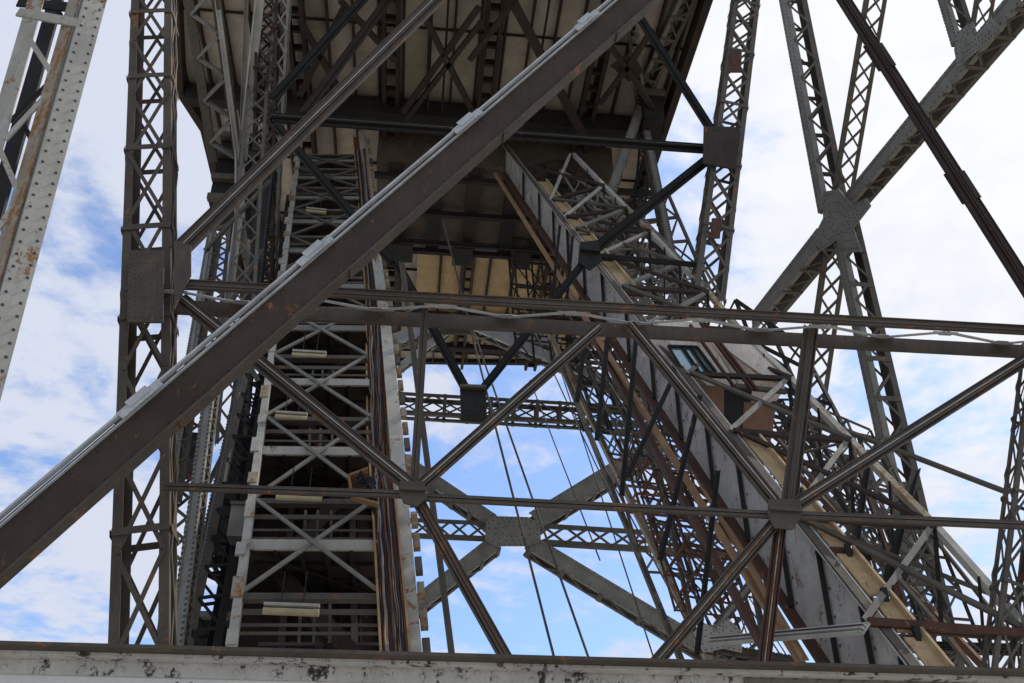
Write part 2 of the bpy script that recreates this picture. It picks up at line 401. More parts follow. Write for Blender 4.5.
r = thing('soffit_panels', 'row of tan soffit panels with dark dividers beyond the machinery room', 'soffit', V((8, 45, HZ-.4)))
for i in range(9):
    xa = -.7+i*1.25
    q = MB(); boxw(q, xa, xa+1.12, 39.2, 47.6, HZ-.52, HZ-.42); q.build('panel', 'tan', r)
    q = MB(); boxw(q, xa+1.13, xa+1.24, 39.2, 47.7, HZ-.7, HZ-.41); q.build('divider', 'dark', r)
q = MB(); boxw(q, 0.5, 16.5, 47.75, 48.2, HZ-.86, HZ-.53); q.build('end_beam', 'dark', r)
q = MB(); boxw(q, -.8, 11.2, 44.4, 44.7, HZ-.95, HZ-.71); q.build('rail', 'dbrown', r)

# ------------------------------------------------------------------ far cross truss seen through the opening
FY = 46
G1 = 'grey box members of the far cross truss'
def fnode(name, label, pts, Y, m='grey'):
    r = thing(name, label, 'gusset plate', at(pts[0][0], pts[0][1], Y)); plate(r, 'face_plate', pts, Y, m, .05, riv=.8)
    plate(r, 'back_plate', pts, Y+1.25, 'mid', .05); 
    return r
fnode('gusset_plate', 'grey riveted plate joining crossed members in the low centre of the opening', [(486, 522), (495, 516), (528, 517), (540, 523), (541, 541), (528, 546), (497, 546), (485, 540)], FY-.75)
built('truss_member', 'grey member from low centre gusset up to the cable tray post', 'truss member', (492, 524), (400, 462), FY, wp=13, dp=22, group=G1)
built('truss_member', 'grey member from low centre gusset up right to the thin scaffold', 'truss member', (534, 524), (662, 445), FY, wp=19, dp=20, group=G1)
built('truss_member', 'grey member from low centre gusset down left behind the pale post', 'truss member', (495, 545), (398, 622), FY, wp=16, dp=22, group=G1)
built('truss_member', 'long grey member from low centre gusset down right to the girder', 'truss member', (528, 545), (722, 662), FY, wp=16, dp=22, group=G1)
lattice('lattice_strut', 'left dark lattice strut running level into the low centre gusset', 'lattice strut', (395, 530), (486, 534), FY, wp=20, m='mid', back=False, cw=.22)
lattice('lattice_strut', 'long dark lattice strut running level right of the low centre gusset', 'lattice strut', (541, 537), (745, 550), FY, wp=22, m='mid', back=False, cw=.24)
# arch-like members under the far edge of deck
fnode('gusset_plate', 'small dark grey plate at top of the shallow arch under the far deck edge', [(440, 318), (452, 312), (470, 318), (474, 334), (440, 334)], FY-9, 'mid')
built('truss_member', 'left half of the shallow grey arch below the tan panels', 'truss member', (446, 324), (396, 342), FY-8.4, wp=12, dp=14, m='edge', inner='grey', group='shallow arch members', riv=False)
built('truss_member', 'right half of the shallow grey arch below the tan panels', 'truss member', (462, 324), (560, 345), FY-8.4, wp=12, dp=14, m='edge', inner='grey', group='shallow arch members', riv=False)
built('truss_member', 'grey diagonal dropping left from arch crown to pale post', 'truss member', (448, 332), (400, 368), FY-8.4, wp=7, dp=8, m='edge', inner='grey', group='shallow arch members', riv=False)
built('truss_member', 'long grey diagonal dropping right from arch crown into the scaffold', 'truss member', (470, 326), (690, 420), FY-8.4, wp=11, dp=12, m='edge', inner='grey', group='shallow arch members', riv=False)
lattice('lattice_strut', 'dark lattice strut across the top of the blue opening through the square plate', 'lattice strut', (398, 405), (672, 421), 38, wp=24, dp=14, m='mid', cw=.16, lw=.08, pitch=1.5, sides=False, battens=12)
# lower right node near girder
r = fnode('gusset_plate', 'pale riveted plate with swept arms just above the girder right of centre', [(694, 632), (702, 622), (716, 628), (728, 618), (742, 632), (742, 652), (724, 648), (704, 652)], 19, 'pale')
built('truss_member', 'pale member from swept plate up right behind the rusty braces', 'truss member', (716, 628), (770, 560), 19.3, wp=8, dp=10, m='pale', group='members at the swept plate')
tee('truss_member', 'pale level member from the swept plate to the chute foot', 'truss member', (712, 641), (866, 628), 18.4, 14.3, wp=13, m='pale', edge='rust', group='members at the swept plate')
built('truss_member', 'dark member behind the girder right of the swept plate', 'truss member', (716, 650), (800, 664), 19.3, wp=9, dp=18, m='mid', group='members at the swept plate')

# ------------------------------------------------------------------ right hand side truss (plane running away from the camera)
RX = 15.0
G2 = 'grey riveted members of the side truss at right'
def rb(label, a, b, wp, dp=17, **k): return built('truss_member', label, 'truss member', a, b, RX, RX, wp=wp, dp=dp, group=G2, n=XN, plane='x', **k)
rb('grey riveted member running from big gusset up to the top right corner', (842, 216), (1030, -6), 19, 20, stays=9)
rb('grey riveted member from big gusset steeply up to the top edge', (832, 210), (790, -8), 13, 24, stays=6)
rb('grey riveted member from big gusset down left toward the cream cab', (828, 238), (760, 322), 19, 20, stays=4)
rb('grey riveted member from big gusset down to the girder at lower right', (844, 222), (950, 690), 17, 26, stays=11)
r = thing('gusset_plate', 'large grey riveted plate where four side truss members meet against white sky', 'gusset plate', atx(838, 250, RX-.5))
plate(r, 'face_plate', [(822, 192), (838, 189), (852, 205), (866, 198), (870, 206), (853, 228), (861, 252), (845, 252), (836, 240), (821, 250), (812, 240), (823, 218)], RX-.55, 'grey', .05, riv=.9, plane='x', n=XN)
plate(r, 'inner_plate', [(822, 192), (838, 189), (852, 205), (866, 198), (870, 206), (853, 228), (861, 252), (845, 252), (836, 240), (821, 250), (812, 240), (823, 218)], RX+.5, 'dark', .05, plane='x', n=XN)
lattice('lattice_post', 'dark lattice post rising from big gusset to the top edge', 'lattice post', (843, 190), (877, -10), RX+.6, RX+.6, wp=22, dp=6, m='mid', n=YN, plane='x', back=False, group='lattice posts at right', cw=.2)
lattice('lattice_post', 'dark lattice post hanging from big gusset down past the level beam', 'lattice post', (836, 248), (793, 545), RX+.6, RX+.6, wp=24, dp=6, m='mid', n=YN, plane='x', back=False, group='lattice posts at right', cw=.2)
r = thing('gusset_plate', 'grey riveted plate high on the truss near the top right corner', 'gusset plate', atx(965, 50, RX-.5))
plate(r, 'face_plate', [(957, 32), (972, 22), (976, 34), (990, 18), (1002, 30), (957, 66), (954, 50)], RX-.60, 'grey', .05, riv=.9, plane='x', n=XN)
rb('short grey member above the small gusset at the top right', (962, 42), (946, -10), 11, 20, stays=2)
lattice('lattice_post', 'short dark lattice post in the top right corner', 'lattice post', (980, 28), (988, -20), RX+.6, RX+.6, wp=20, dp=6, m='mid', n=YN, plane='x', back=False, group='lattice posts at right', cw=.2)

# ------------------------------------------------------------------ left hand far leg
G3 = 'dark members of the leg at left of the stair tower'
lattice('truss_member', 'dark broad zigzag laced member hanging at the deck left edge', 'truss member', (201, -10), (226, 160), 22.5, 27, wp=34, dp=14, m='mid', lm='grey', group=G3, kind='Z', pitch=.62, cw=.25, lw=.13)
r = thing('leg_joint', 'black box joint below the laced member at the deck left edge', 'leg joint', at(228, 205, 28))
q = MB(); p = at(212, 208, 28); boxw(q, p.x, at(248, 208, 28).x, 27.4, 29, at(228, 214, 28).z, at(228, 145, 28).z); q.build('housing', 'dark', r)
for yy in (150, 168, 192, 212):
    q = MB(); z_ = at(228, yy, 28).z; boxw(q, p.x-.02, at(250, 200, 28).x, 27.15, 27.38, z_-.12, z_+.12); q.build('band', 'mid', r)
rod('angle_strut', 'thin pale strut from the top edge to the slim crossing left of the tower', 'strut', (216, -8), (238, 160), 22.5, 26, wp=5, m='pale', group='slim pale struts crossing left of the tower')
rod('angle_strut', 'pale broad angle from the top edge slanting left to the slim crossing', 'strut', (261, -8), (243, 160), 22.5, 26, wp=8, m='pale', group='slim pale struts crossing left of the tower')
rod('angle_strut', 'short vertical pale strut joining the slim crossing from above', 'strut', (247, -8), (241, 165), 22.5, 26, wp=4, m='grey', group='slim pale struts crossing left of the tower')
rod('angle_strut', 'pale doubled angle at the slim crossing behind the upper diagonal brace', 'strut', (240, 150), (240, 218), 26, wp=9, m='pale', group='slim pale struts crossing left of the tower')
rod('angle_strut', 'pale strut below slim crossing leaning left toward the level beam', 'strut', (240, 210), (214, 420), 26, wp=8, m='pale', group='slim pale struts crossing left of the tower')
rod('angle_strut', 'pale strut below slim crossing leaning right toward the level beam', 'strut', (240, 210), (258, 330), 26.2, wp=6, m='grey', group='slim pale struts crossing left of the tower')
built('truss_member', 'grey member emerging left below the black joint down to the girder', 'truss member', (214, 235), (170, 500), 24, 20, wp=10, dp=12, m='grey', inner='mid', group=G3, n=V((.6, .8, 0)))
lattice('lattice_post', 'open dark lattice left of the leg plate', 'lattice post', (222, 225), (172, 650), 25, 19, wp=24, dp=8, m='mid', back=False, group='dark lattices left of the stair tower', cw=.16)
lattice('lattice_post', 'dark crossed lattice between leg and stair tower', 'lattice post', (262, 40), (232, 450), 25.5, 21, wp=24, dp=20, m='mid', group='dark lattices left of the stair tower', cw=.13, lw=.08, pitch=1.5, back=False)
lattice('lattice_post', 'brown crossed lattice under deck beside the upright tower post', 'lattice post', (268, -10), (262, 280), 23, 27, wp=22, dp=16, m='dbrown', group='dark lattices left of the stair tower', cw=.14, battens=7)
lattice('lattice_post', 'slim grey lattice right of pale struts under the deck', 'lattice post', (283, -10), (268, 260), 23, 27, wp=16, dp=14, m='grey', group='dark lattices left of the stair tower', cw=.16, pitch=1.5)
built('truss_member', 'pale grey riveted leg plate standing on the girder left of tower', 'truss member', (212, 380), (176, 655), 19.5, 17.5, wp=15, dp=8, m='grey', inner='mid', group=G3, n=V((.5, .85, 0)))
built('truss_member', 'dark grey broad leg leaning from stair tower down to the girder', 'truss member', (262, 330), (196, 660), 22, 18, wp=12, dp=30, m='mid', inner='dark', group=G3, n=V((.75, .65, 0)), pitch=.6)
built('truss_member', 'dark plated leg close behind the stair tower left post', 'truss member', (275, 110), (222, 560), 27, 20, wp=14, dp=14, m='dark', inner='dark', group=G3)
r = thing('leg_housing', 'black box between two grey legs beside the slim column', 'housing', at(188, 455, 22))
q = MB(); boxw(q, at(174, 455, 22).x, at(198, 455, 22).x, 22, 23, at(188, 462, 22).z, at(188, 432, 22).z); q.build('casing', 'dark', r)
q = MB(); boxw(q, at(173, 455, 22).x, at(199, 455, 22).x, 21.9, 22, at(188, 464, 22).z, at(188, 460, 22).z); q.build('lip', 'mid', r)
r = thing('foot_box', 'dark box foot with grey top between leg and the stair tower', 'box', at(205, 640, 19))
q = MB(); boxw(q, at(178, 640, 19).x, at(219, 640, 19).x, 19, 20.5, at(200, 662, 19).z, at(200, 618, 19).z); q.build('casing', 'dark', r)
q = MB(); boxw(q, at(185, 640, 19).x, at(232, 640, 19).x, 18.8, 18.98, at(200, 620, 19).z, at(200, 614, 19).z); q.build('lip', 'grey', r)
r = thing('junction_box', 'pale grey square box on the tower side at left', 'junction box', at(238, 520, 18.6))
q = MB(); boxw(q, at(229, 520, 18.6).x, at(245, 520, 18.6).x, 18.6, 19.1, at(238, 536, 18.6).z, at(238, 505, 18.6).z); q.build('box', 'grey', r)
q = MB(); boxw(q, at(228, 520, 18.6).x, at(246, 520, 18.6).x, 18.55, 19.15, at(238, 505, 18.6).z, at(238, 502, 18.6).z); q.build('lid', 'mid', r)
for k, (a, b) in enumerate((((205, 250), (270, 180)), ((215, 330), (262, 250)), ((205, 420), (252, 330)), ((200, 500), (245, 410)), ((188, 590), (235, 500)), ((190, 520), (232, 600)), ((205, 400), (250, 480)), ((212, 300), (258, 380)))):
    rod('angle_strut', ['dark brace behind pale crossing', 'dark brace under the level beam', 'dark brace above main diagonal', 'dark brace beside black box', 'dark brace over the box foot', 'dark counter brace over the foot', 'dark counter brace mid leg', 'dark counter brace under level beam'][k]+' on the far left leg', 'brace', a, b, 23.5-k*.5, wp=5, m='mid', group='short dark braces of the far left leg')

# ------------------------------------------------------------------ stair tower (leans away up to the deck)
TB0, TB1 = at(231, 655, 16.5), at(384, 655, 16.5)
TT0, TT1 = at(301, 140, 30.8), at(356, 140, 30.8)
def tw(s, u): return TB0.lerp(TT0, s).lerp(TB1.lerp(TT1, s), u)
r = thing('stair_tower', 'tall caged stair tower with pale beams leaning up to the deck', 'stair tower', TB0.copy())
tn = (TT0-TB0).cross(TB1-TB0).normalized()
if tn.y < 0: tn = -tn
back = V((0, 2.7, 0))
for u, mm in ((0, 'cream'),):
    q = MB(); q.bar(tw(-.02, u), tw(1, u), .15, .2, tn); q.build('post', mm, r)
    for k in range(26):
        q = MB(); q.bar(tw(k/26+.006, u)-YN*.12-XN*.03*(k % 3), tw(k/26+.018+.006*(k % 2), u)-YN*.12-XN*.03*(k % 3), .18, .05, tn); q.build('post_cleat', ('cream', 'creamdirt', 'pale')[k % 3], r)
for u in (-.2, .2, .5, .78, 1):
    q = MB(); q.bar(tw(-.02, u)+back, tw(1, u)+back, .14, .14, tn); q.build('rear_post', 'mid', r)
NP = 11
def sol(py):     # s such that the left post projects to row py
    lo, hi = -.05, 1.05
    for _ in range(40):
        m_ = (lo+hi)/2; p = tw(m_, 0)-CAM
        y = H/2 - F*p.dot(upv)/p.dot(fwd)
        if y > py: lo = m_
        else: hi = m_
    return lo
beams = [640, 545, 451, 382, 328, 286, 251, 222, 198, 178, 161]
S_ = [sol(y) for y in beams]
for i, s in enumerate(S_):
    a, b = tw(s, 0.02), tw(s, 1.0)
    if i > 0:
        q = MB(); hb = .105-.006*i; q.rect(a, b, -hb, hb, -.04, .04, axes(a, b, YN)); q.build('floor_beam', 'cream' if i < 4 else 'grey', r)  # upper beams grey: shade below the deck put into their colour
    ds = (S_[i+1]-s) if i < len(S_)-1 else .05
    sN = s+ds*.42
    a, b = tw(sN, .0), tw(sN, 1.)
    q = MB(); q.bar(a-YN*.03, b-YN*.03, .11, .1, YN); q.rect(a, b, -.075, -.056, -.14, .1, axes(a, b, YN)); q.build('edge_channel', 'mid', r)
    if i > 0:      # landing slab behind the pale beam, seen from below
        a, b = tw(s, .03), tw(s, .99)
        q = MB(); q.slab([a+YN*.06, b+YN*.06, b+back+XN*.2, a+back-XN*.75], ZN, .06)
        for k in range(1, 5): q.bar(a.lerp(b, k/5)-ZN*.05, a.lerp(b, k/5)+back-ZN*.05, .07, .10, ZN, 1)
        for k in (.33, .66): q.bar(a+back*k-ZN*.04, b+back*k-ZN*.04, .08, .08, ZN, 1)
        q.bar(a-ZN*.1, b+back-ZN*.1, .1, .02, ZN, 1)
        q.build('landing', ['dbrown', 'dark'], r)
    q = MB(); a, b = tw(s, .0)+back*1.02, tw(s, 1)+back*1.02; c_, d_ = tw(s+ds, 1)+back*1.02, tw(s+ds, 0)+back*1.02
    q.slab([a-XN*.75, b+XN*.2, c_+XN*.2, d_-XN*.75], YN, .04)
    for k in range(1, 6): q.bar(a.lerp(b, k/6)-YN*.05, d_.lerp(c_, k/6)-YN*.05, .05, .06, YN)
    q.build('sky_blocker', 'dbrown', r)  # added opaque backing, keeps sky from showing between the storeys
    for f_ in (.08, .16, .29):
        q = MB(); sR = s+ds*(f_); q.bar(tw(sR, .03)+YN*.1, tw(sR, .99)+YN*.1, .045 if f_ < .2 else .09, .045, YN); q.build('handrail', 'mid', r)
    for f_ in (.22, .36):
        q = MB(); sR = s+ds*(f_); q.bar(tw(sR, .03)+back*.9, tw(sR, .99)+back*.9, .06, .06, YN); q.build('rear_rail', 'mid', r)
    q = MB()
    for u in (.42, .52, .63): q.bar(tw(s+ds*.05, u)+YN*.4, tw(sN, u)+YN*.4, .05, .05, YN)
    q.build('upright', 'mid', r)
    # stair flight behind
    q = MB(); a1 = tw(s, .15 if i % 2 else .85)+back*.55; b1 = tw(s+ds, .8 if i % 2 else .2)+back*.55
    q.bar(a1, b1, .3, .06, YN); q.bar(a1+back*.3, b1+back*.3, .3, .06, YN)
    for k in range(9): c_ = a1.lerp(b1, (k+.5)/9); q.bar(c_, c_+back*.3, .25, .03, ZN)
    q.build('stair_flight', 'dbrown', r)
    if i < len(S_)-1:
        # crossing braces centred on the next pale beam
        sA = s+ds*.45; sB = S_[i+1]+((S_[i+2]-S_[i+1])*.42 if i < len(S_)-2 else .02)
        for (u0, u1) in ((0.03, .98), (.98, .03)):
            q = MB(); q.angle(tw(sA, u0)-YN*(.09 if u0 < .5 else .13), tw(sB, u1)-YN*(.09 if u0 < .5 else   .13), .070, YN); q.build('brace', 'grey' if i < 4 else 'mid', r)  # darker steel on upper braces paints in the deck's shade
# fluorescent fittings
for k, (px, py, w_) in enumerate(((291, 612, 56), (299, 499, 46), (291, 418, 32), (309, 356, 34), (316, 212, 20))):
    s = sol(py); p = tw(s, .3); Y = p.y-.12
    rr = thing('light_fitting', 'unlit yellowed tube light under the '+['lowest', 'second lowest', 'third lowest', 'middle', 'uppermost visible'][k]+' tower landing', 'light fitting', at(px, py, Y), 'unlit tube lights under the tower landings')
    a, b = at(px-w_/2, py-1, Y), at(px+w_/2, py+1, Y)
    q = MB(); q.tube([a, b], .065, 10); q.build('diffuser', 'lamp', rr)
    q = MB(); q.bar(a+ZN*.12, b+ZN*.12, .10, .05, ZN); q.build('backing', 'pale', rr)
    for f_ in (.3, .7):
        q = MB(); c_ = a.lerp(b, f_); q.bar(c_+ZN*.13, c_+ZN*.7, .02, .02, YN); q.build('hanger', 'dark', rr)

# cable tray and pale post along tower's right side
tray = [(396, 660, 16.0), (383, 490, 18.9), (378, 440, 20.5), (374, 300, 24.6), (359, 137, 30.6)]
r = thing('cable_tray', 'rusty open cable tray packed with black cables beside tower', 'cable tray', at(396, 660, 16.0))
q = MB(); qs = MB()
for a, b in zip(tray[:-1], tray[1:]):
    p0, p1 = at(*a), at(*b); dz = .21 if a[1] > 450 else .22
    q.bar(p0, p1, dz*2.1, .02, YN)
    for u in (-1, 1):
        ax = axes(p0, p1, YN); o = ax[1]*(u*dz*1.08)
        qs.bar(p0+o-YN*.04, p1+o-YN*.04, .04, .13, YN)
q.build('back_plate', 'orust', r); qs.build('side_rail', 'wood', r)
rnd = random.Random(3)
for c_ in range(12):
    q = MB(); off = -.165+.29*c_/9
    pts = []
    for a, b in zip(tray[:-1], tray[1:]):
        p0, p1 = at(*a), at(*b); S = axes(p0, p1, YN)[1]; n_ = 9
        for k in range(n_):
            pts.append(p0.lerp(p1, k/n_)+S*(off+rnd.uniform(-.025, .025))-YN*(.05+rnd.uniform(0, .05)))
    q.tube(pts, rnd.choice((.010, .014, .018)), 5); q.build('cable', ['cable', 'wood', 'cablel', 'rust', 'cable', 'orust'][c_ % 6], r)
# bracket where the cables break out
rr = thing('cable_box', 'open rusty box with tangled cables spilling out beside gusset', 'cable box', at(360, 485, 17.6))
q = MB(); q.slab([at(349, 477, 17.4), at(368, 470, 17.4), at(372, 492, 17.4), at(352, 498, 17.4)], YN, .04); q.build('back_plate', 'orust', rr)
q = MB(); q.bar(at(349, 477, 17.3), at(352, 498, 17.3), .05, .2, YN); q.bar(at(349, 477, 17.3), at(368, 470, 17.3), .04, .2, YN); q.bar(at(352, 498, 17.3), at(378, 505, 17.3), .04, .2, YN); q.build('side_rail', 'wood', rr)
q = MB()
for i in range(12):
    x, y = 355+rnd.uniform(-2, 8), 478+rnd.uniform(0, 12)
    q.tube([at(x, y, 17.2), at(x+rnd.uniform(2, 10), y+rnd.uniform(-8, 6), 17.0), at(368+rnd.uniform(-3, 8), 480+rnd.uniform(-6, 12), 17.1), at(372+rnd.uniform(0, 8), 505+rnd.uniform(0, 12), 17.6)], .018, 5)
q.build('cable', 'cable', rr)
r = thing('pale_post', 'pale rust stained post with stepped side fins right of cable tray', 'post', at(412, 662, 16.3))
pp = [(413, 662, 16.3), (397, 450, 20.0), (386, 330, 23.6), (374, 240, 26.6), (362, 135, 30.8)]
for i, (a, b) in enumerate(zip(pp[:-1], pp[1:])):
    p0, p1 = at(*a), at(*b); q = MB(); q.bar(p0, p1, .30, .28, YN); q.build('shaft', 'cream', r)
    n_ = 9
    for k in range(n_):
        c0 = p0.lerp(p1, (k+.1)/n_); c1 = p0.lerp(p1, (k+.72)/n_); S = axes(p0, p1, YN)[1]
        q = MB(); q.bar(c0+S*.24+YN*.1, c1+S*.24+YN*.1, .13, .1, YN); q.build('fin', 'creamdirt' if k % 3 else 'mid', r)

# ------------------------------------------------------------------ inclined chute girder
FA, FB = at(506, 146, 31.2), at(938, 694, 14.2)
def ch(s, dx=0, dz=0, dy=0): return FA.lerp(FB, s)+V((dx, dy, dz))
def cs(py):
    lo, hi = 0., 1.
    for _ in range(40):
        m_ = (lo+hi)/2; p = ch(m_)-CAM; y = H/2-F*p.dot(upv)/p.dot(fwd)
        if y < py: lo = m_
        else: hi = m_
    return lo
r = thing('inclined_girder', 'long inclined girder of blue grey plates descending to lower right', 'inclined girder', ch(1))
HPT, HPB = 1.5, 2.55
def hp(s): return HPT+(HPB-HPT)*s
sn = V((1, .35, 0)).normalized()
cuts = [cs(y) for y in (146, 170, 190, 208, 226, 246, 270, 300, 330, 362, 400, 440, 490, 545, 600, 650, 694)]
for i, (s0, s1) in enumerate(zip(cuts[:-1], cuts[1:])):
    q = MB(); q.slab([ch(s0), ch(s1), ch(s1, dz=-hp(s1)), ch(s0, dz=-hp(s0))], XN, .03)
    for k in range(5):
        for s_, f_ in ((s0+(s1-s0)*.06, .1+.2*k), (s1-(s1-s0)*.06, .1+.2*k)):
            q.rivet(ch(s_, dz=-hp(s_)*f_)-XN*.001, -XN, .03, 1)
    q.build('side_plate', ['plate', 'rivet'], r)
    q = MB(); q.bar(ch(s1, dz=-.1, dx=-.07), ch(s1, dz=-hp(s1)+.1, dx=-.07), .05, .08, XN); q.build('stiffener', 'dark', r)
def along(mb, dx, dz, w_, d, n=YN, mi=0, low=False):
    mb.bar(ch(0, dx, dz-(HPT if low else 0)), ch(1, dx, dz-(HPB if low else 0)), w_, d, n, mi)
q = MB(); along(q, -.06, .03, .08, .15, n=XN); q.build('top_flange', 'brown', r)
q = MB(); along(q, .035, .09, .02, .03, n=XN); along(q, -.157, .03, .02, .02, n=XN); q.build('flange_edge', 'pale', r)
q = MB(); along(q, -.08, -.05, .09, .22, n=XN, low=True); q.build('bottom_flange', 'rust', r)
q = MB(); along(q, -.45, -.12, .10, .12, n=XN, low=True); q.build('lower_chord', 'wood', r)
q = MB(); along(q, .8, -.02, .10, .2, n=XN, low=True); q.build('far_chord', 'rust', r)
# tan trough sheets
for i, (y0_, y1_) in enumerate(((182, 212), (215, 233), (236, 258), (262, 290), (442, 486), (494, 546), (556, 596), (601, 632), (640, 692))):
    s0, s1 = cs(y0_), cs(y1_)
    q = MB(); w0 = .30
    q.slab([ch(s0, .14, .0), ch(s1, .14, .0), ch(s1, .14+w0, .0), ch(s0, .14+w0, .0)], ZN, .05)
    q.slab([ch(s0, .14+w0, .0), ch(s1, .14+w0, .0), ch(s1, .14+w0, .22), ch(s0, .14+w0, .22)], XN, .05)
    q.build('trough_sheet', 'tan', r)
    q = MB(); a = ch(s1, .12, -.1); q.bar(a, a+XN*.6, .12, .1, YN); q.bar(a+XN*.5, a+XN*.5+ZN*.3, .08, .08, YN); q.build('trough_bracket', 'rust', r)
    if i > 3:
        q = MB(); a = ch(s0, .36, -.02); q.bar(a, a+ZN*.25, .09, .09, YN); q.build('trough_hanger', 'dark', r)

# walkway truss cantilevered on girder's right side
OUT = [(572, 153), (604, 186), (627, 209), (650, 232), (680, 264), (708, 293), (740, 331), (790, 379), (850, 441), (935, 527), (1030, 634)]
INR = [(524, 166), (552, 200), (566, 217), (576, 229), (598, 256), (622, 287), (651, 324), (690, 374), (733, 431), (795, 517), (868, 622)]
r = thing('walkway_truss', 'openwork walkway truss bracketed off the right of inclined girder', 'walkway truss', at(1030, 634, 15))
O3, I3 = [], []
for (o_, i_) in zip(OUT, INR):
    s = cs(i_[1]); p = ch(s); Y = p.y-.15
    I3.append(at(i_[0], i_[1], Y)); O3.append(at(o_[0], o_[1], Y))
for k in range(len(OUT)-1):
    q = MB(); q.angle(O3[k], O3[k+1], .14, YN); q.build('outer_chord', ['pale', 'cream', 'creamdirt'][k % 3], r)
    q = MB(); q.bar(I3[k], O3[k], .10, .12, YN); q.build('bracket_arm', 'dbrown', r)
    q = MB(); q.angle(I3[k+1], O3[k], .11, YN); q.build('brace', 'grey' if k > 1 else 'pale', r)
    q = MB(); q.angle(I3[k]-YN*.06, O3[k+1]-YN*.06, .085, YN); q.build('counter_brace', 'mid' if k % 2 else 'dbrown', r)
    # hanging lower frame
    dl = V((0, .6, -1.7))
    q = MB(); q.bar(O3[k]+dl, O3[k+1]+dl, .08, .08, YN); q.build('lower_chord', 'mid', r)
    q = MB(); q.bar(O3[k], O3[k]+dl, .06, .06, YN); q.bar(O3[k].lerp(O3[k+1], .5), O3[k].lerp(O3[k+1], .5)+dl, .04, .04, YN); q.build('hanger', 'dark', r)
    q = MB(); q.bar(O3[k+1], O3[k]+dl, .05, .05, YN); q.build('tie', 'mid', r)
q = MB(); q.bar(I3[-1], O3[-1], .13, .12, YN); q.build('bracket_arm', 'rust', r)

# rusty stringer, braces and hangers that stiffen the girder underneath
G4 = 'rusty braces under the inclined girder'
def sy(py): return ch(cs(max(150, min(690, py)))).y
rod('stringer', 'long rusty stringer running below the inclined girder to the main girder', 'stringer', (585, 322), (768, 655), sy(250), sy(560), wp=8, m='rust')
rod('stringer', 'long tan stained stringer right under the blue grey plates', 'stringer', (560, 205), (700, 480), sy(160), sy(380), wp=6, m='wood')
rod('stringer', 'lower tan stringer above the girder beneath the blue grey plates', 'stringer', (700, 480), (806, 660), sy(380), sy(560), wp=7, m='wood')
rod('stringer', 'orange brown stringer crossing right behind the walkway truss', 'stringer', (722, 395), (985, 668), 27, 17, wp=8, m='orust')
rod('stringer', 'rusty thinner stringer high right behind the scaffold', 'stringer', (625, 200), (700, 300), 31, 28, wp=6, m='rust')
hang = [((608, 335), (597, 440)), ((586, 330), (577, 402)), ((637, 330), (622, 495)), ((700, 395), (660, 560)), ((672, 380), (628, 475)), ((718, 470), (697, 655)), ((560, 225), (552, 300)), ((573, 235), (566, 310))]
txt = ['from flange beside tan stringer', 'leftmost beside the pale strut', 'ending above the far strut', 'longest one crossing rusty stringer', 'slanting one behind rusty stringer', 'reaching down to the main girder', 'high one over the level beam', 'second high one over the level beam']
for k, (a, b) in enumerate(hang):
    rod('hanger_bar', 'black hanger bar '+txt[k], 'hanger bar', a, b, sy(a[1])-1, sy(a[1])-1.2, wp=5 if k < 6 else 3, m='dark', group='black hanger bars under the inclined girder')
rod('angle_strut', 'long tan angle slanting from deck edge down to main girder', 'strut', (548, 330), (712, 668), 33, 27, wp=7, m='creamdirt')
rod('angle_strut', 'dark straight strut left of the tan angle in the blue opening', 'strut', (560, 362), (684, 668), 30, 22, wp=6, m='mid')
rod('angle_strut', 'grey strut dropping behind the crossing of the stringers', 'strut', (640, 380), (692, 620), 25, 23, wp=5, m='mid')
rod('angle_strut', 'dark grey stub strut by the rusty stringer foot', 'strut', (745, 540), (768, 660), 20, 19, wp=7, m='mid')
# secondary scaffold: thin level and crossed bars between far truss and girder
def scaff(label, pts, Y0, Y1, rows, cols, wp=3, m='mid', drop=None):
    """open bay frame: quad pts (tl,tr,br,bl) on a plane receding Y0 (top) to Y1 (bottom)"""
    r = thing('scaffold_frame', label, 'scaffold', at(pts[3][0], pts[3][1], Y1), 'open scaffold frames round the inclined girder')
    tl, tr, br, bl = at(*pts[0], Y0), at(*pts[1], Y0), at(*pts[2], Y1), at(*pts[3], Y1)
    def g(u, v): return tl.lerp(tr, u).lerp(bl.lerp(br, u), v)
    for dy in (0, 1.7):
        o = YN*dy
        for i in range(rows+1):
            q = MB(); a, b = g(0, i/rows)+o, g(1, i/rows)+o; q.angle(a, b, wid(a, b, wp), YN); q.build('ledger', m, r)
        for j in range(cols+1):
            q = MB(); a, b = g(j/cols, 0)+o, g(j/cols, 1)+o; q.angle(a, b, wid(a, b, wp*1.1), YN); q.build('standard', 'dark' if j % 2 else m, r)
        for i in range(rows):
            for j in range(cols):
                if (i+j+int(dy)) % 2 == 0 or dy == 0:
                    q = MB(); a, b = (g(j/cols, i/rows), g((j+1)/cols, (i+1)/rows)) if (i+j) % 2 else (g((j+1)/cols, i/rows), g(j/cols, (i+1)/rows))
                    q.bar(a+o, b+o, wid(a, b, wp*.7), .05, YN); q.build('brace', m, r)
    for i in range(rows+1):
        for j in range(0, cols+1, 2):
            q = MB(); a = g(j/cols, i/rows); q.bar(a, a+YN*1.7, .06, .06, ZN); q.build('transom', m, r)
    return r
scaff('dense thin scaffold in front of the tall lattice tower foot', [(600, 205), (668, 195), (722, 320), (640, 318)], 30.5, 29, 5, 4, 2.6)
scaff('thin scaffold above the dark machinery by the chute top', [(520, 165), (580, 160), (640, 235), (565, 230)], 31, 30, 4, 3, 2.2, 'dbrown')
scaff('thin scaffold bay left of rusty stringer in the opening', [(562, 318), (640, 325), (668, 420), (590, 410)], 36, 34, 4, 3, 2.8, 'dark')
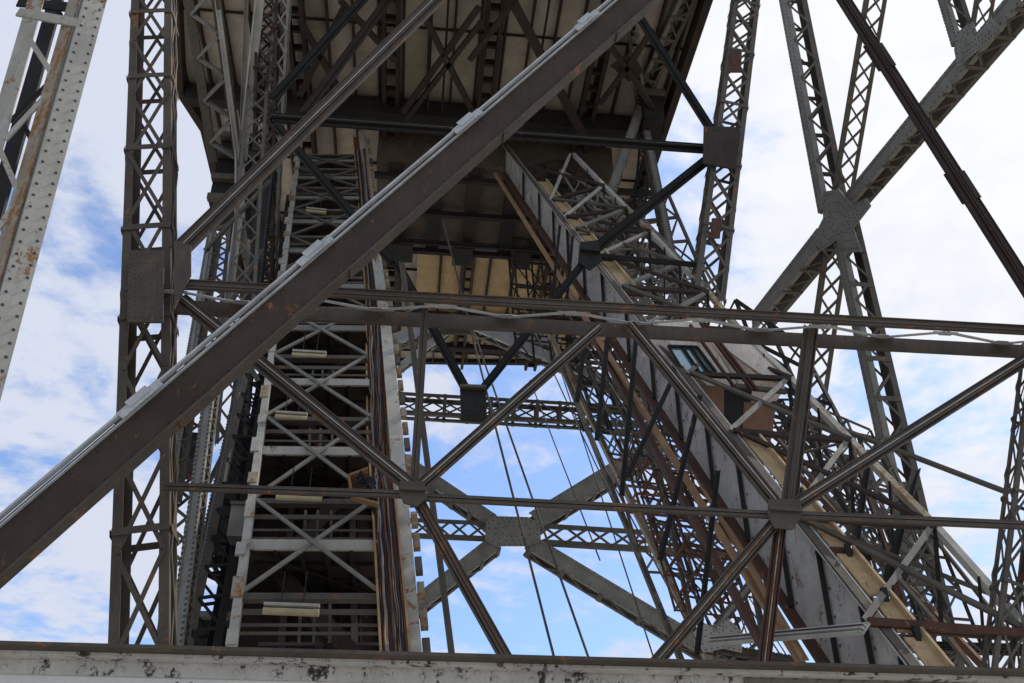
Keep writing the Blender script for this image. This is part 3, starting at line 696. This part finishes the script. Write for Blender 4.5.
scaff('crossed scaffold bay right of the long tan angle', [(618, 440), (700, 450), (730, 560), (655, 555)], 34, 32, 4, 3, 2.2, 'orust')
scaff('dark scaffold bay right of the tan troughs over the girder', [(835, 430), (880, 440), (935, 560), (860, 545)], 26, 24, 4, 2, 3, 'mid')
scaff('scaffold bay under the deck between machinery and chute', [(512, 238), (562, 243), (575, 345), (520, 340)], 36, 35.5, 4, 3, 1.6, 'dbrown')
scaff('tangled fine scaffold between the chute top and the slim tower', [(585, 190), (625, 205), (690, 300), (650, 318)], 27, 25.5, 6, 3, 2.0, 'grey')
scaff('tangled dark scaffold under the girder beside the double beam', [(575, 340), (650, 350), (690, 470), (628, 455)], 30, 28, 5, 4, 1.8, 'mid')
scaff('fine rusty scaffold low between the rusty stringers', [(655, 470), (705, 480), (760, 640), (722, 630)], 23, 21, 6, 2, 1.8, 'rust')
scaff('grey scaffold low behind the bracket arms near the corner', [(860, 520), (935, 530), (985, 655), (900, 650)], 19, 18, 4, 3, 2.4, 'mid')
scaff('fine grey scaffold crossing behind the low end of the chute', [(640, 430), (720, 440), (770, 600), (690, 590)], 27, 25, 5, 3, 1.7, 'rust')
scaff('fine grey scaffold hung right of the troughs behind the long brace', [(800, 400), (870, 430), (960, 640), (880, 620)], 23, 21, 6, 3, 1.8, 'mid')
scaff('fine brown scaffold right of the cab by the lattice post', [(745, 400), (800, 400), (850, 500), (790, 500)], 24, 23, 4, 3, 1.8, 'dbrown')
scaff('fine pale scaffold on the walkway near the deck', [(560, 170), (640, 215), (720, 300), (640, 300)], 28.5, 26, 5, 4, 1.6, 'grey')
scaff('scaffold bay behind the cream cab by the big side truss', [(735, 300), (800, 345), (850, 440), (790, 440)], 31, 28, 3, 2, 3, 'dark')

# extra struts on right below
for k, (a, b, wp, m_) in enumerate((((690, 370), (1010, 492), 6, 'mid'), ((790, 395), (870, 560), 5, 'dark'), ((770, 505), (905, 632), 6, 'mid'), ((850, 440), (905, 600), 6, 'rust'), ((862, 345), (868, 345), 3, 'mid'), ((905, 500), (1015, 640), 5, 'mid'), ((845, 560), (885, 660), 6, 'mid'), ((870, 450), (842, 640), 6, 'dark'), ((915, 470), (868, 655), 8, 'dark'), ((780, 510), (1010, 600), 5, 'mid'))):
    if k == 4: continue
    lab = ['long grey strut across the side truss base', 'black strut behind the dark lattice post', 'grey strut crossing tan troughs low', 'rusty strut between bracket arms', '', 'grey strut slanting to the corner column', 'grey strut near the girder top at right', 'dark upright strut behind troughs', 'broad dark upright beside the side truss member', 'thin strut below the long level beam at right'][k]
    rod('angle_strut', lab, 'strut', a, b, 21-k*.3, 19-k*.3, wp=wp, m=m_, group='loose struts at lower right')
tee('level_beam', 'short brown level beam just above the girder at lower right', 'level beam', (866, 624), (1100, 641), 15.4, wp=11, m='rust', edge='rust')
tee('level_beam', 'dark level beam behind the lower right bracket arm', 'level beam', (888, 646), (1030, 650), 19, wp=12, m='dark', edge='dark')

# ------------------------------------------------------------------ cab on the incline
r = thing('hoist_cab', 'cream hoist cab with window riding on the inclined girder', 'cab', at(715, 400, 21))
CQ = cyy = None
CQ = sy(380)-25.6
def bx8(pts, Yf, Yb, name, m_, shift=(0, 0)):
    q = MB(); f = [at(x, y, Yf+CQ) for x, y in pts]; q.slab(f, V((0, Yb-Yf, 0)).normalized(), Yb-Yf); return q.build(name, m_, r)
bx8([(655, 320), (698, 322), (738, 385), (708, 386), (688, 368)], 26, 27.6, 'front_wall', 'house')
w_ = bx8([(668, 346), (697, 347), (716, 372), (685, 374)], 25.9, 25.98, 'window', 'glass')
wr = w_
q = MB()
for a, b in (((668, 346), (697, 347)), ((697, 347), (716, 372)), ((716, 372), (685, 374)), ((685, 374), (668, 346)), ((682, 346), (700, 373)), ((690, 346), (709, 373))): q.bar(at(*a, 25.85+CQ), at(*b, 25.85+CQ), .05, .06, YN)
q.build('frame', 'dark', wr)
bx8([(708, 336), (732, 338), (776, 378), (756, 388), (740, 386)], 26.3, 28, 'side_wall', 'house')
bx8([(700, 330), (738, 332), (784, 377), (779, 383), (758, 372)], 25.8, 25.9, 'roof_sheet', 'house')
bx8([(742, 384), (776, 378), (785, 388), (764, 403), (746, 402)], 26.1, 28, 'side_skirt', 'house')
bx8([(686, 383), (724, 387), (724, 430), (716, 428)], 25.95, 26.1, 'wood_panel', 'ply')
bx8([(724, 388), (752, 390), (748, 440), (724, 430)], 26.0, 28.6, 'doorway', 'dark')
bx8([(744, 402), (776, 404), (772, 438), (742, 446)], 25.97, 28.0, 'rear_panel', 'ply')
for a, b in (((700, 322), (752, 390)), ((704, 322), (757, 390)), ((690, 325), (735, 388))):
    q = MB(); q.bar(at(*a, 25.6+CQ), at(*b, 25.6+CQ), .055, .08, YN); q.build('roof_rail', 'rust', r)
q = MB(); q.bar(at(735, 386, 25.7+CQ), at(786, 392, 25.7+CQ), .1, .1, YN); q.build('sill', 'mid', r)
for k, (a, b) in enumerate((((655, 331), (722, 334)), ((676, 328), (700, 335)))):
    rod('cable_line', ['orange cable strung level behind the double beam', 'short orange cable crossing beside the cab'][k], 'cable', a, b, 22, wp=1.6, m='orange', shape='tube')

# ------------------------------------------------------------------ upper dark frame with gussets
UY = 23
G5 = 'dark members of the upper frame'
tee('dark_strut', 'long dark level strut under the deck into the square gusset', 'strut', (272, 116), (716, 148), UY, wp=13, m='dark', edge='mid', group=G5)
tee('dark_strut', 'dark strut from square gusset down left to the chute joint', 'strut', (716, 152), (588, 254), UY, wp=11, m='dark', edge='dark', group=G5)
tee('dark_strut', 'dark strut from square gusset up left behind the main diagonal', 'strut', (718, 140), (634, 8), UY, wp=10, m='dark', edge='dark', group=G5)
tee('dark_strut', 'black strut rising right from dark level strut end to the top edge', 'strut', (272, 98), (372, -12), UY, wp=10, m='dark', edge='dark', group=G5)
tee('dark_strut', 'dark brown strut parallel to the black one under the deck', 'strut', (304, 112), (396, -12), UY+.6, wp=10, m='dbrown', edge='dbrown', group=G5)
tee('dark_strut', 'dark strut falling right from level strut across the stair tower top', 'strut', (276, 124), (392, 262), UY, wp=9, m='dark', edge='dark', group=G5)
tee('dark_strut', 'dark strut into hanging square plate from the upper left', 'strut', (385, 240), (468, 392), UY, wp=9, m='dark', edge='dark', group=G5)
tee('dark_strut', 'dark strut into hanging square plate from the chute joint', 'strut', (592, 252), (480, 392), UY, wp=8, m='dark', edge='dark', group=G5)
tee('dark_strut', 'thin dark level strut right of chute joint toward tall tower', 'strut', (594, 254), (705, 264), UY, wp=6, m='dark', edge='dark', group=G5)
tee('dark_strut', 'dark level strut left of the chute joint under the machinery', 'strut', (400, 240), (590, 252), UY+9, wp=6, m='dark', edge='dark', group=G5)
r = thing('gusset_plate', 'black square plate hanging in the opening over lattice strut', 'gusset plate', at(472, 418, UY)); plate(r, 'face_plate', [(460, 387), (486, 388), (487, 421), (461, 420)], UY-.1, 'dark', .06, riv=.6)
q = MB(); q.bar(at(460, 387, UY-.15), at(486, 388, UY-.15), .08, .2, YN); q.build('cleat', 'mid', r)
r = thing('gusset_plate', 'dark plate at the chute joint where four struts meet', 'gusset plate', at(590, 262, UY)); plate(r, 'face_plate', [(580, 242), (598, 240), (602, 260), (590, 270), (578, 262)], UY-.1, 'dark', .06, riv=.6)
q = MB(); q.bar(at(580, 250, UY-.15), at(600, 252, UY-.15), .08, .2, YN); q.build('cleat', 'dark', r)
r = thing('gusset_plate', 'big brown square plate on the tall lattice tower', 'gusset plate', at(720, 168, UY)); plate(r, 'face_plate', [(704, 126), (740, 127), (736, 169), (703, 163)], UY-.62, 'dbrown', .06, riv=.8)
plate(r, 'back_plate', [(706, 126), (740, 127), (736, 169), (704, 163)], UY+.5, 'dark', .06)
lattice('lattice_tower', 'tall slim lattice tower with brown square plate against the sky', 'lattice tower', (755, -75), (706, 305), UY, wp=27, dp=24, m='mid', lm='mid', battens=7, pitch=1.25, cw=.17, lw=.1)
r = thing('patch_plate', 'small rusty patch plate above the big square plate on the tower', 'patch plate', at(735, 75, UY)); plate(r, 'face_plate', [(731, 50), (742, 50), (741, 72), (730, 72)], UY-.56, 'rust', .04)
r = thing('patch_plate', 'small dark patch plate below the big square plate on the tower', 'patch plate', at(716, 240, UY)); plate(r, 'face_plate', [(712, 218), (722, 218), (720, 238), (710, 238)], UY-.56, 'rust', .04)
# members hanging at the deck right edge, down to the scaffold
G6 = 'grey members at the deck right edge'
built('truss_member', 'grey laced member from top edge down left along deck edge', 'truss member', (690, -10), (642, 95), 23.2, 28.5, wp=12, dp=16, m='grey', inner='mid', group=G6)
built('truss_member', 'pale member rising from deck edge joint behind main diagonal', 'truss member', (632, 15), (640, 100), 24.3, 28.5, wp=7, dp=10, m='grey', inner='mid', group=G6, riv=False)
built('truss_member', 'grey member from deck edge joint steeply down to scaffold', 'truss member', (640, 110), (680, 305), 29, wp=7, dp=15, m='grey', inner='mid', group=G6, pitch=.8)
built('truss_member', 'grey member from deck edge joint down left under the deck', 'truss member', (640, 110), (610, 195), 28.6, wp=9, dp=14, m='grey', inner='mid', group=G6)
lattice('lattice_post', 'crossed dark lattice between the deck edge members', 'lattice post', (646, 130), (634, 260), 30, wp=13, m='dark', back=False, cw=.16, lw=.12)
r = thing('leg_joint', 'black joint block at the deck right edge', 'leg joint', at(654, 116, 28))
q = MB(); boxw(q, at(644, 110, 28).x, at(664, 110, 28).x, 28, 29, at(654, 118, 28).z, at(654, 94, 28).z); q.build('housing', 'dark', r)
q = MB(); boxw(q, at(642, 110, 28).x, at(666, 110, 28).x, 27.8, 27.98, at(654, 96, 28).z, at(654, 92, 28).z); q.build('band', 'mid', r)

# ------------------------------------------------------------------ front frame
FYY = 14.0
G7 = 'brown members of the front frame'
lattice('laced_column', 'tall brown laced column left of the stair tower', 'column', (155.5, -90), (142, 665), FYY+.5, wp=44, dp=34, m='brown', battens=9, pitch=1.9, cw=.18, lw=.085, kind='X')
r = thing('gusset_plate', 'brown riveted square plate on the left laced column', 'gusset plate', at(150, 322, FYY)); plate(r, 'face_plate', [(129, 250), (164, 250), (163, 322), (127, 322)], FYY-.12, 'brown', .04, riv=.9)
q = MB(); q.slab([at(174, 240, FYY-.1), at(191, 245, FYY-.1), at(191, 275, FYY-.1), at(174, 308, FYY-.1)], YN, .04); q.build('side_plate', 'brown', r)
# double level beam with pale lacing
r = thing('double_beam', 'long double level beam with pale zigzag bars spanning the frame', 'level beam', at(600, 310, FYY))
p0, p1 = at(174, 284, FYY), at(1180, 338.7, FYY); b0, b1 = at(174, 303, FYY+.68), at(1180, 364, FYY+.68)
b0.z = p0.z; b1.z = p1.z
for (a, b, nm) in ((p0, p1, 0), (b0, b1, 1)):
    q = MB(); wv = (.10, .15)[nm]
    ax = axes(a, b, YN)
    q.rect(a, b, -wv, wv, 0, .02, ax); q.rect(a, b, -wv, -wv+.02, -.06, -.001, ax)
    if not nm: q.rect(a, b, wv-.02, wv, -.03, -.001, ax)
    q.build('chord', 'brown', r)
    if not nm:
        q = MB(); q.rect(a, b, -.015, .015, -.015, -.002, ax); q.build('seam_strip', 'mid', r)
n_ = 8
for i in range(n_):
    def lo(t): return p0.lerp(p1, t)-ZN*.115+YN*.03
    def hi(t): return b0.lerp(b1, t)+ZN*.13-YN*.03
    for a, b in ((lo(i/n_), hi((i+.5)/n_)), (hi((i+.5)/n_), lo((i+1)/n_))):
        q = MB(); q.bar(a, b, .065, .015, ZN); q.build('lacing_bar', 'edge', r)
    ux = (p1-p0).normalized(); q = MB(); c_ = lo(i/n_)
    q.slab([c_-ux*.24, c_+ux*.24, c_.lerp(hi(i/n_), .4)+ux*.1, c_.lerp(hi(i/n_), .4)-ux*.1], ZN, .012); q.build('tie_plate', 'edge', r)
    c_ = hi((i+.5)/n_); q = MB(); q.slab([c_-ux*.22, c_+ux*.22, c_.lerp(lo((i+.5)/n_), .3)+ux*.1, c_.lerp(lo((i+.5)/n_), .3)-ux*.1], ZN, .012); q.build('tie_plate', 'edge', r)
tee('brace', 'brown brace from column plate up right to the top edge', 'brace', (178, 250), (516, -80), FYY, wp=17, m='brown', edge='pale', group=G7, stem=.15)
tee('brace', 'brown brace from column plate down right to the low left gusset', 'brace', (180, 298), (412, 487), FYY+.2, wp=15, m='brown', edge='pale', group=G7)
tee('brace', 'brown brace from low left gusset down right to the girder', 'brace', (414, 492), (508, 660), FYY+.2, wp=13, m='brown', edge='orust', group=G7)
tee('brace', 'brown brace from low left gusset up right to the double beam', 'brace', (415, 490), (600, 326), FYY+.2, wp=12, m='brown', edge='pale', group=G7)
tee('brace', 'brown brace from low right gusset up left to the double beam', 'brace', (780, 505), (630, 322), FYY+.2, wp=13, m='brown', edge='pale', group=G7)
tee('brace', 'brown brace from low right gusset up right to the frame edge', 'brace', (793, 506), (1040, 350), FYY+.2, wp=13, m='brown', edge='pale', group=G7)
tee('brace', 'brown brace from low right gusset down left to the girder', 'brace', (784, 512), (655, 664), FYY+.2, wp=13, m='brown', edge='creamdirt', group=G7)
tee('post', 'brown post between the double beam and low right gusset', 'post', (812, 325), (790, 505), FYY+.3, wp=15, m='brown', edge='mid', group=G7)
tee('post', 'rust stained post from low right gusset down to the girder', 'post', (782, 515), (764, 668), FYY+.3, wp=12, m='rust', edge='creamdirt', group=G7)
tee('post', 'slim brown post hanging from double beam to the low left gusset', 'post', (425, 312), (414, 485), FYY+.3, wp=8, m='brown', edge='mid', group=G7)
rod('angle_strut', 'long thin grey strut left in the opening down to the girder', 'strut', (402, 262), (452, 655), FYY+2.5, wp=6, m='mid')
tee('level_beam', 'thin brown lower level beam from column to the low left gusset', 'level beam', (165, 486), (410, 494), FYY+.1, wp=8, m='brown', edge='mid', group=G7)
tee('level_beam', 'thin brown lower level beam between the two low gussets', 'level beam', (412, 495), (787, 514), FYY+.1, wp=8, m='brown', edge='mid', group=G7)
tee('level_beam', 'thin brown lower level beam right of the low right gusset', 'level beam', (787, 514), (1180, 531), FYY+.1, wp=9, m='brown', edge='mid', group=G7)
r = thing('gusset_plate', 'brown plate at the low left joint of the front frame', 'gusset plate', at(410, 510, FYY)); plate(r, 'face_plate', [(400, 481), (424, 481), (427, 497), (417, 506), (404, 503), (398, 492)], FYY+.05, 'brown', .04, riv=.7)
q = MB(); q.bar(at(400, 488, FYY), at(426, 489, FYY), .06, .05, YN); q.build('cleat', 'brown', r)
r = thing('gusset_plate', 'brown plate at the low right joint of the front frame', 'gusset plate', at(787, 530, FYY)); plate(r, 'face_plate', [(769, 499), (800, 499), (803, 514), (793, 529), (775, 528), (768, 514)], FYY+.05, 'brown', .04, riv=.7)
q = MB(); q.bar(at(770, 508, FYY), at(802, 510, FYY), .06, .05, YN); q.build('cleat', 'brown', r)
tee('brace', 'dark brown brace slanting from top edge down to right edge', 'brace', (790, -86), (1064, 344), FYY-.6, wp=17, m='dbrown', edge='dbrown', group=G7, splices=(.40, .70), stem=.12)
lattice('laced_column', 'slim grey laced column at the lower right edge', 'column', (1041, 345), (1002, 690), FYY+1.0, wp=28, dp=24, m='mid', battens=4, pitch=2.2, cw=.16, lw=.09)

# big main diagonal
r = thing('main_diagonal', 'huge brown diagonal box beam crossing whole frame with pale bolted edge', 'diagonal beam', at(-60, 598, 12.6))
p0, p1 = at(-60, 603, 12.6), at(700, -56, 12.6)
ax = axes(p0, p1, YN); A, S, Nn = ax; wv = wid(p0, p1, 32.5)/2
q = MB(); q.rect(p0, p1, -wv, wv, 0, .05, ax); 
Lw = (p1-p0).length; kk = int(Lw/.22)
for i in range(kk):
    for u in (-wv+.06, wv-.09): q.rivet(p0+A*(Lw*(i+.5)/kk)+S*u-Nn*.001, -Nn, .018, 0)
q.build('web', 'diag', r)

q = MB(); q.rect(p0, p1, -wv-.03, -wv-.001, -.05, .2, ax); q.rect(p0, p1, wv+.001, wv+.03, -.03, .25, ax); q.build('flange', 'brown', r)
q = MB(); q.rect(p0, p1, wv-.025, wv+.0, -.05, -.002, ax); q.rect(p0, p1, wv+.05, wv+.082, -.11, -.01, ax); q.build('edge_strip', 'edge', r)  # paler strips: sunlight on the upper edge put into the colour
Lt = (p1-p0).length
def par(px):   # parameter for a given column
    return (px+60)/760.0
for c_ in (83, 228, 387, 540):
    q = MB(); c = p0.lerp(p1, par(c_)); l = A*.36
    q.rect(c-l, c+l, wv-.035, wv+.09, -.125, -.111, ax); q.rect(c-l*.5, c+l*.5, wv+.02, wv+.13, -.14, -.126, ax)
    for k in range(8):
        q.rivet(c-l+A*(.72*(k+.5)/8)+S*(wv+.06)-Nn*.125, -Nn, .022); q.rivet(c-l+A*(.72*(k+.5)/8)+S*(wv-.01)-Nn*.125, -Nn, .022)
    q.build('splice_plate', 'edge', r)
for c_ in (100, 245, 410, 560):
    q = MB(); c = p0.lerp(p1, par(c_)); l = A*.3
    q.rect(c-l, c+l, -wv-.06, -wv-.031, -.09, .17, ax)
    for k in range(6): q.rivet(c-l+A*(.6*(k+.5)/6)-S*(wv+.06)-Nn*.05, -S, .025)
    q.build('lower_splice', 'brown', r)

# ------------------------------------------------------------------ near left column (pale, rusty)
r = thing('near_column', 'near pale grey riveted column leaning across the top left corner', 'column', at(-60, 420, 10.5))
CY = 10.5
nn = V((-.55, .83, 0)).normalized()
def seg(name, a, b, wp, dp, m_, rv=0, n=nn, dy=0):
    p0, p1 = at(a[0], a[1], CY+dy), at(b[0], b[1], CY+dy); w_, d_ = wid(p0, p1, wp), wid(p0, p1, dp); ax = axes(p0, p1, n); q = MB()
    q.rect(p0, p1, -w_/2, w_/2, 0, .03, ax)                 # riveted face
    q.rect(p0, p1, -w_/2, -w_/2+.03, .031, d_, ax)
    q.rect(p0, p1, w_/2-.03, w_/2, .031, d_, ax)
    if rv:
        Lt = (p1-p0).length; k_ = int(Lt/.19)
        for i in range(k_):
            q.rivet(p0+ax[0]*(Lt*(i+.5)/k_)+ax[1]*(w_*.30)-ax[2]*.001, -ax[2], .024, 1)
            q.rivet(p0+ax[0]*(Lt*(i)/k_)-ax[1]*(w_*.32)-ax[2]*.001, -ax[2], .024, 1)
    return q.build(name, [m_, 'rivet'], r), ax
seg('face_plate', (120.5, -90), (-20, 420), 22, 26, 'cream', 1)
# inner flank of the right chord
p0, p1 = at(107.5, -90, CY+.02), at(-34, 420, CY+.02)
q = MB(); q.bar(p0-XN*.12, p1-XN*.12, wid(p0, p1, 15), .03, V((.45, .9, 0)).normalized()); q.build('flank_plate', 'creamdirt', r)
p0, p1 = at(36, 0, CY+.3), at(-58, 330, CY+.3)
q = MB(); q.bar(p0, p1, wid(p0, p1, 17), .03, YN); q.build('rear_chord', 'cream', r)
p0, p1 = at(56, 0, CY+.9), at(-38, 330, CY+.9)
q = MB(); q.bar(p0, p1, wid(p0, p1, 18), .05, V((.3, 1, 0)).normalized()); q.build('dark_web', 'dark', r)  # web plate in black steel behind the pale chords
q = MB(); q.bar(at(18, 12, CY-.05), at(82, 24, CY-.05), .17, .03, YN); q.build('batten_plate', 'cream', r)
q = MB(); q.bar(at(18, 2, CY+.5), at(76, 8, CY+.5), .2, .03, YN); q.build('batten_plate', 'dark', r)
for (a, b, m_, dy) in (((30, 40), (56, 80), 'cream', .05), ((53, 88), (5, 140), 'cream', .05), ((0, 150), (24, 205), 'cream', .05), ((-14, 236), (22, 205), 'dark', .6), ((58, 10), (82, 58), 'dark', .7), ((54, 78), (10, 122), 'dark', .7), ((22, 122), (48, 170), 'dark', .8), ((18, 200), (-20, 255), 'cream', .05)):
    q = MB(); q.bar(at(*a, CY+dy), at(*b, CY+dy), .075, .03, YN); q.build('lacing_bar', m_, r)

# ------------------------------------------------------------------ cables in the opening
G8 = 'hoist cables hanging in the opening'
for k, (a, b, wp, m_) in enumerate((((443, 220), (557, 668), 2.2, 'mid'), ((470, 320), (593, 668), 2.2, 'mid'), ((585, 430), (697, 640), 1.6, 'mid'), ((725, 560), (790, 660), 1.2, 'mid'), ((815, 520), (905, 660), 1.4, 'mid'), ((745, 470), (840, 560), 1.2, 'mid'))):
    rod('hoist_cable', ['left dark cable in the blue opening behind the slim post', 'right dark cable in the blue opening below the square plate', 'fine wire between the tan angle and dark strut', 'fine wire beside the rusty stringer foot', 'fine wire right of the low tan troughs', 'fine wire over the low right gusset'][k], 'cable', a, b, 30-k*1.2, 24-k*1.2, wp=wp, m=m_, group=G8, shape='tube')

for k, (a, b) in enumerate((((520, 300), (640, 560)), ((548, 330), (655, 660)), ((560, 300), (668, 480)), ((610, 430), (735, 668)), ((640, 440), (790, 668)), ((530, 380), (600, 560)), ((700, 500), (760, 668)), ((840, 530), (950, 668)), ((860, 520), (985, 668)), ((820, 450), (900, 520)))):
    rod('guy_wire', 'fine wire '+['leaving the arch toward the low lattice strut', 'fanning left of the tan angle to the girder', 'under the arch toward the scaffold', 'passing the far strut end to the girder', 'crossing the rusty stringer to the girder', 'left of the fan beside the dark strut', 'beside the swept plate', 'right of the troughs to the girder', 'farthest right reaching the girder', 'under the right side truss gusset'][k], 'wire', a, b, 30-k*.9, 23-k*.6, wp=1.4, m='mid', group='fine wires fanning down to the right', shape='tube')
# lamps and pipes under the deck
r = thing('deck_pipe', 'thin dark pipes clipped under the beige deck sheets', 'pipe', atz(450, 60, HZ-1.0))
for px in (430, 445, 540):
    q = MB(); q.tube([V((atz(px, 60, HZ-1).x, 23, HZ-1.0)), V((atz(px, 60, HZ-1).x, 31, HZ-1.0))], .05); q.build('pipe', 'dark', r)

# ------------------------------------------------------------------ near white girder at the bottom
GY = 9.0
r = thing('white_girder', 'near white plate girder with flaking riveted flange along the bottom', 'girder', at(512, 683, GY))
p0, p1 = at(-60, 654.5, GY), at(1084, 684, GY)
ax = axes(p0, p1, YN); S = ax[1]; Nn = ax[2]
q = MB(); q.rect(p0, p1, -1.3, 0, .0, .03, ax); q.build('web', 'white', r)
cutx = [-60, 858, 1084]
q = MB(); q.rect(p0, p1, .0, .03, -.36, .3, ax); q.build('top_flange', 'brown', r)
q = MB(); q.rect(p0, p1, -.15, -.002, -.028, -.004, ax); q.rect(p0, p1, -.028, -.002, -.2, -.03, ax)
Lt = (p1-p0).length; k_ = int(Lt/.16)
for i in range(k_):
    q.rivet(p0+ax[0]*(Lt*(i+.5)/k_)-S*(.05+.05*(i % 2))-Nn*.027, -Nn, .034, 0)
q.build('flange_angle', ['whiterust', 'rivet'], r)
q = MB()
pa, pb = p0.lerp(p1, (858+60)/1144), p1
q.rect(p0.lerp(p1, .68), p0.lerp(p1, .885), -.145, -.03, -.05, -.03, ax)
for i in range(20):
    q.rivet(p0.lerp(p1, .685+.0105*i)-S*(.06+.05*(i % 2))-Nn*.049, -Nn, .032, 0)
q.build('splice_plate', 'grey', r)
for cx in (170, 492, 503, 760):
    q = MB()
    for i in (0, 1):
        for k in range(6): q.rivet(at(cx+i*13-7, 0, GY)*0+p0.lerp(p1, (cx+i*13+53)/1144)-S*(.20+.085*k)-Nn*.001, -Nn, .022)
    q.build('rivet_rows', 'rivet', r)
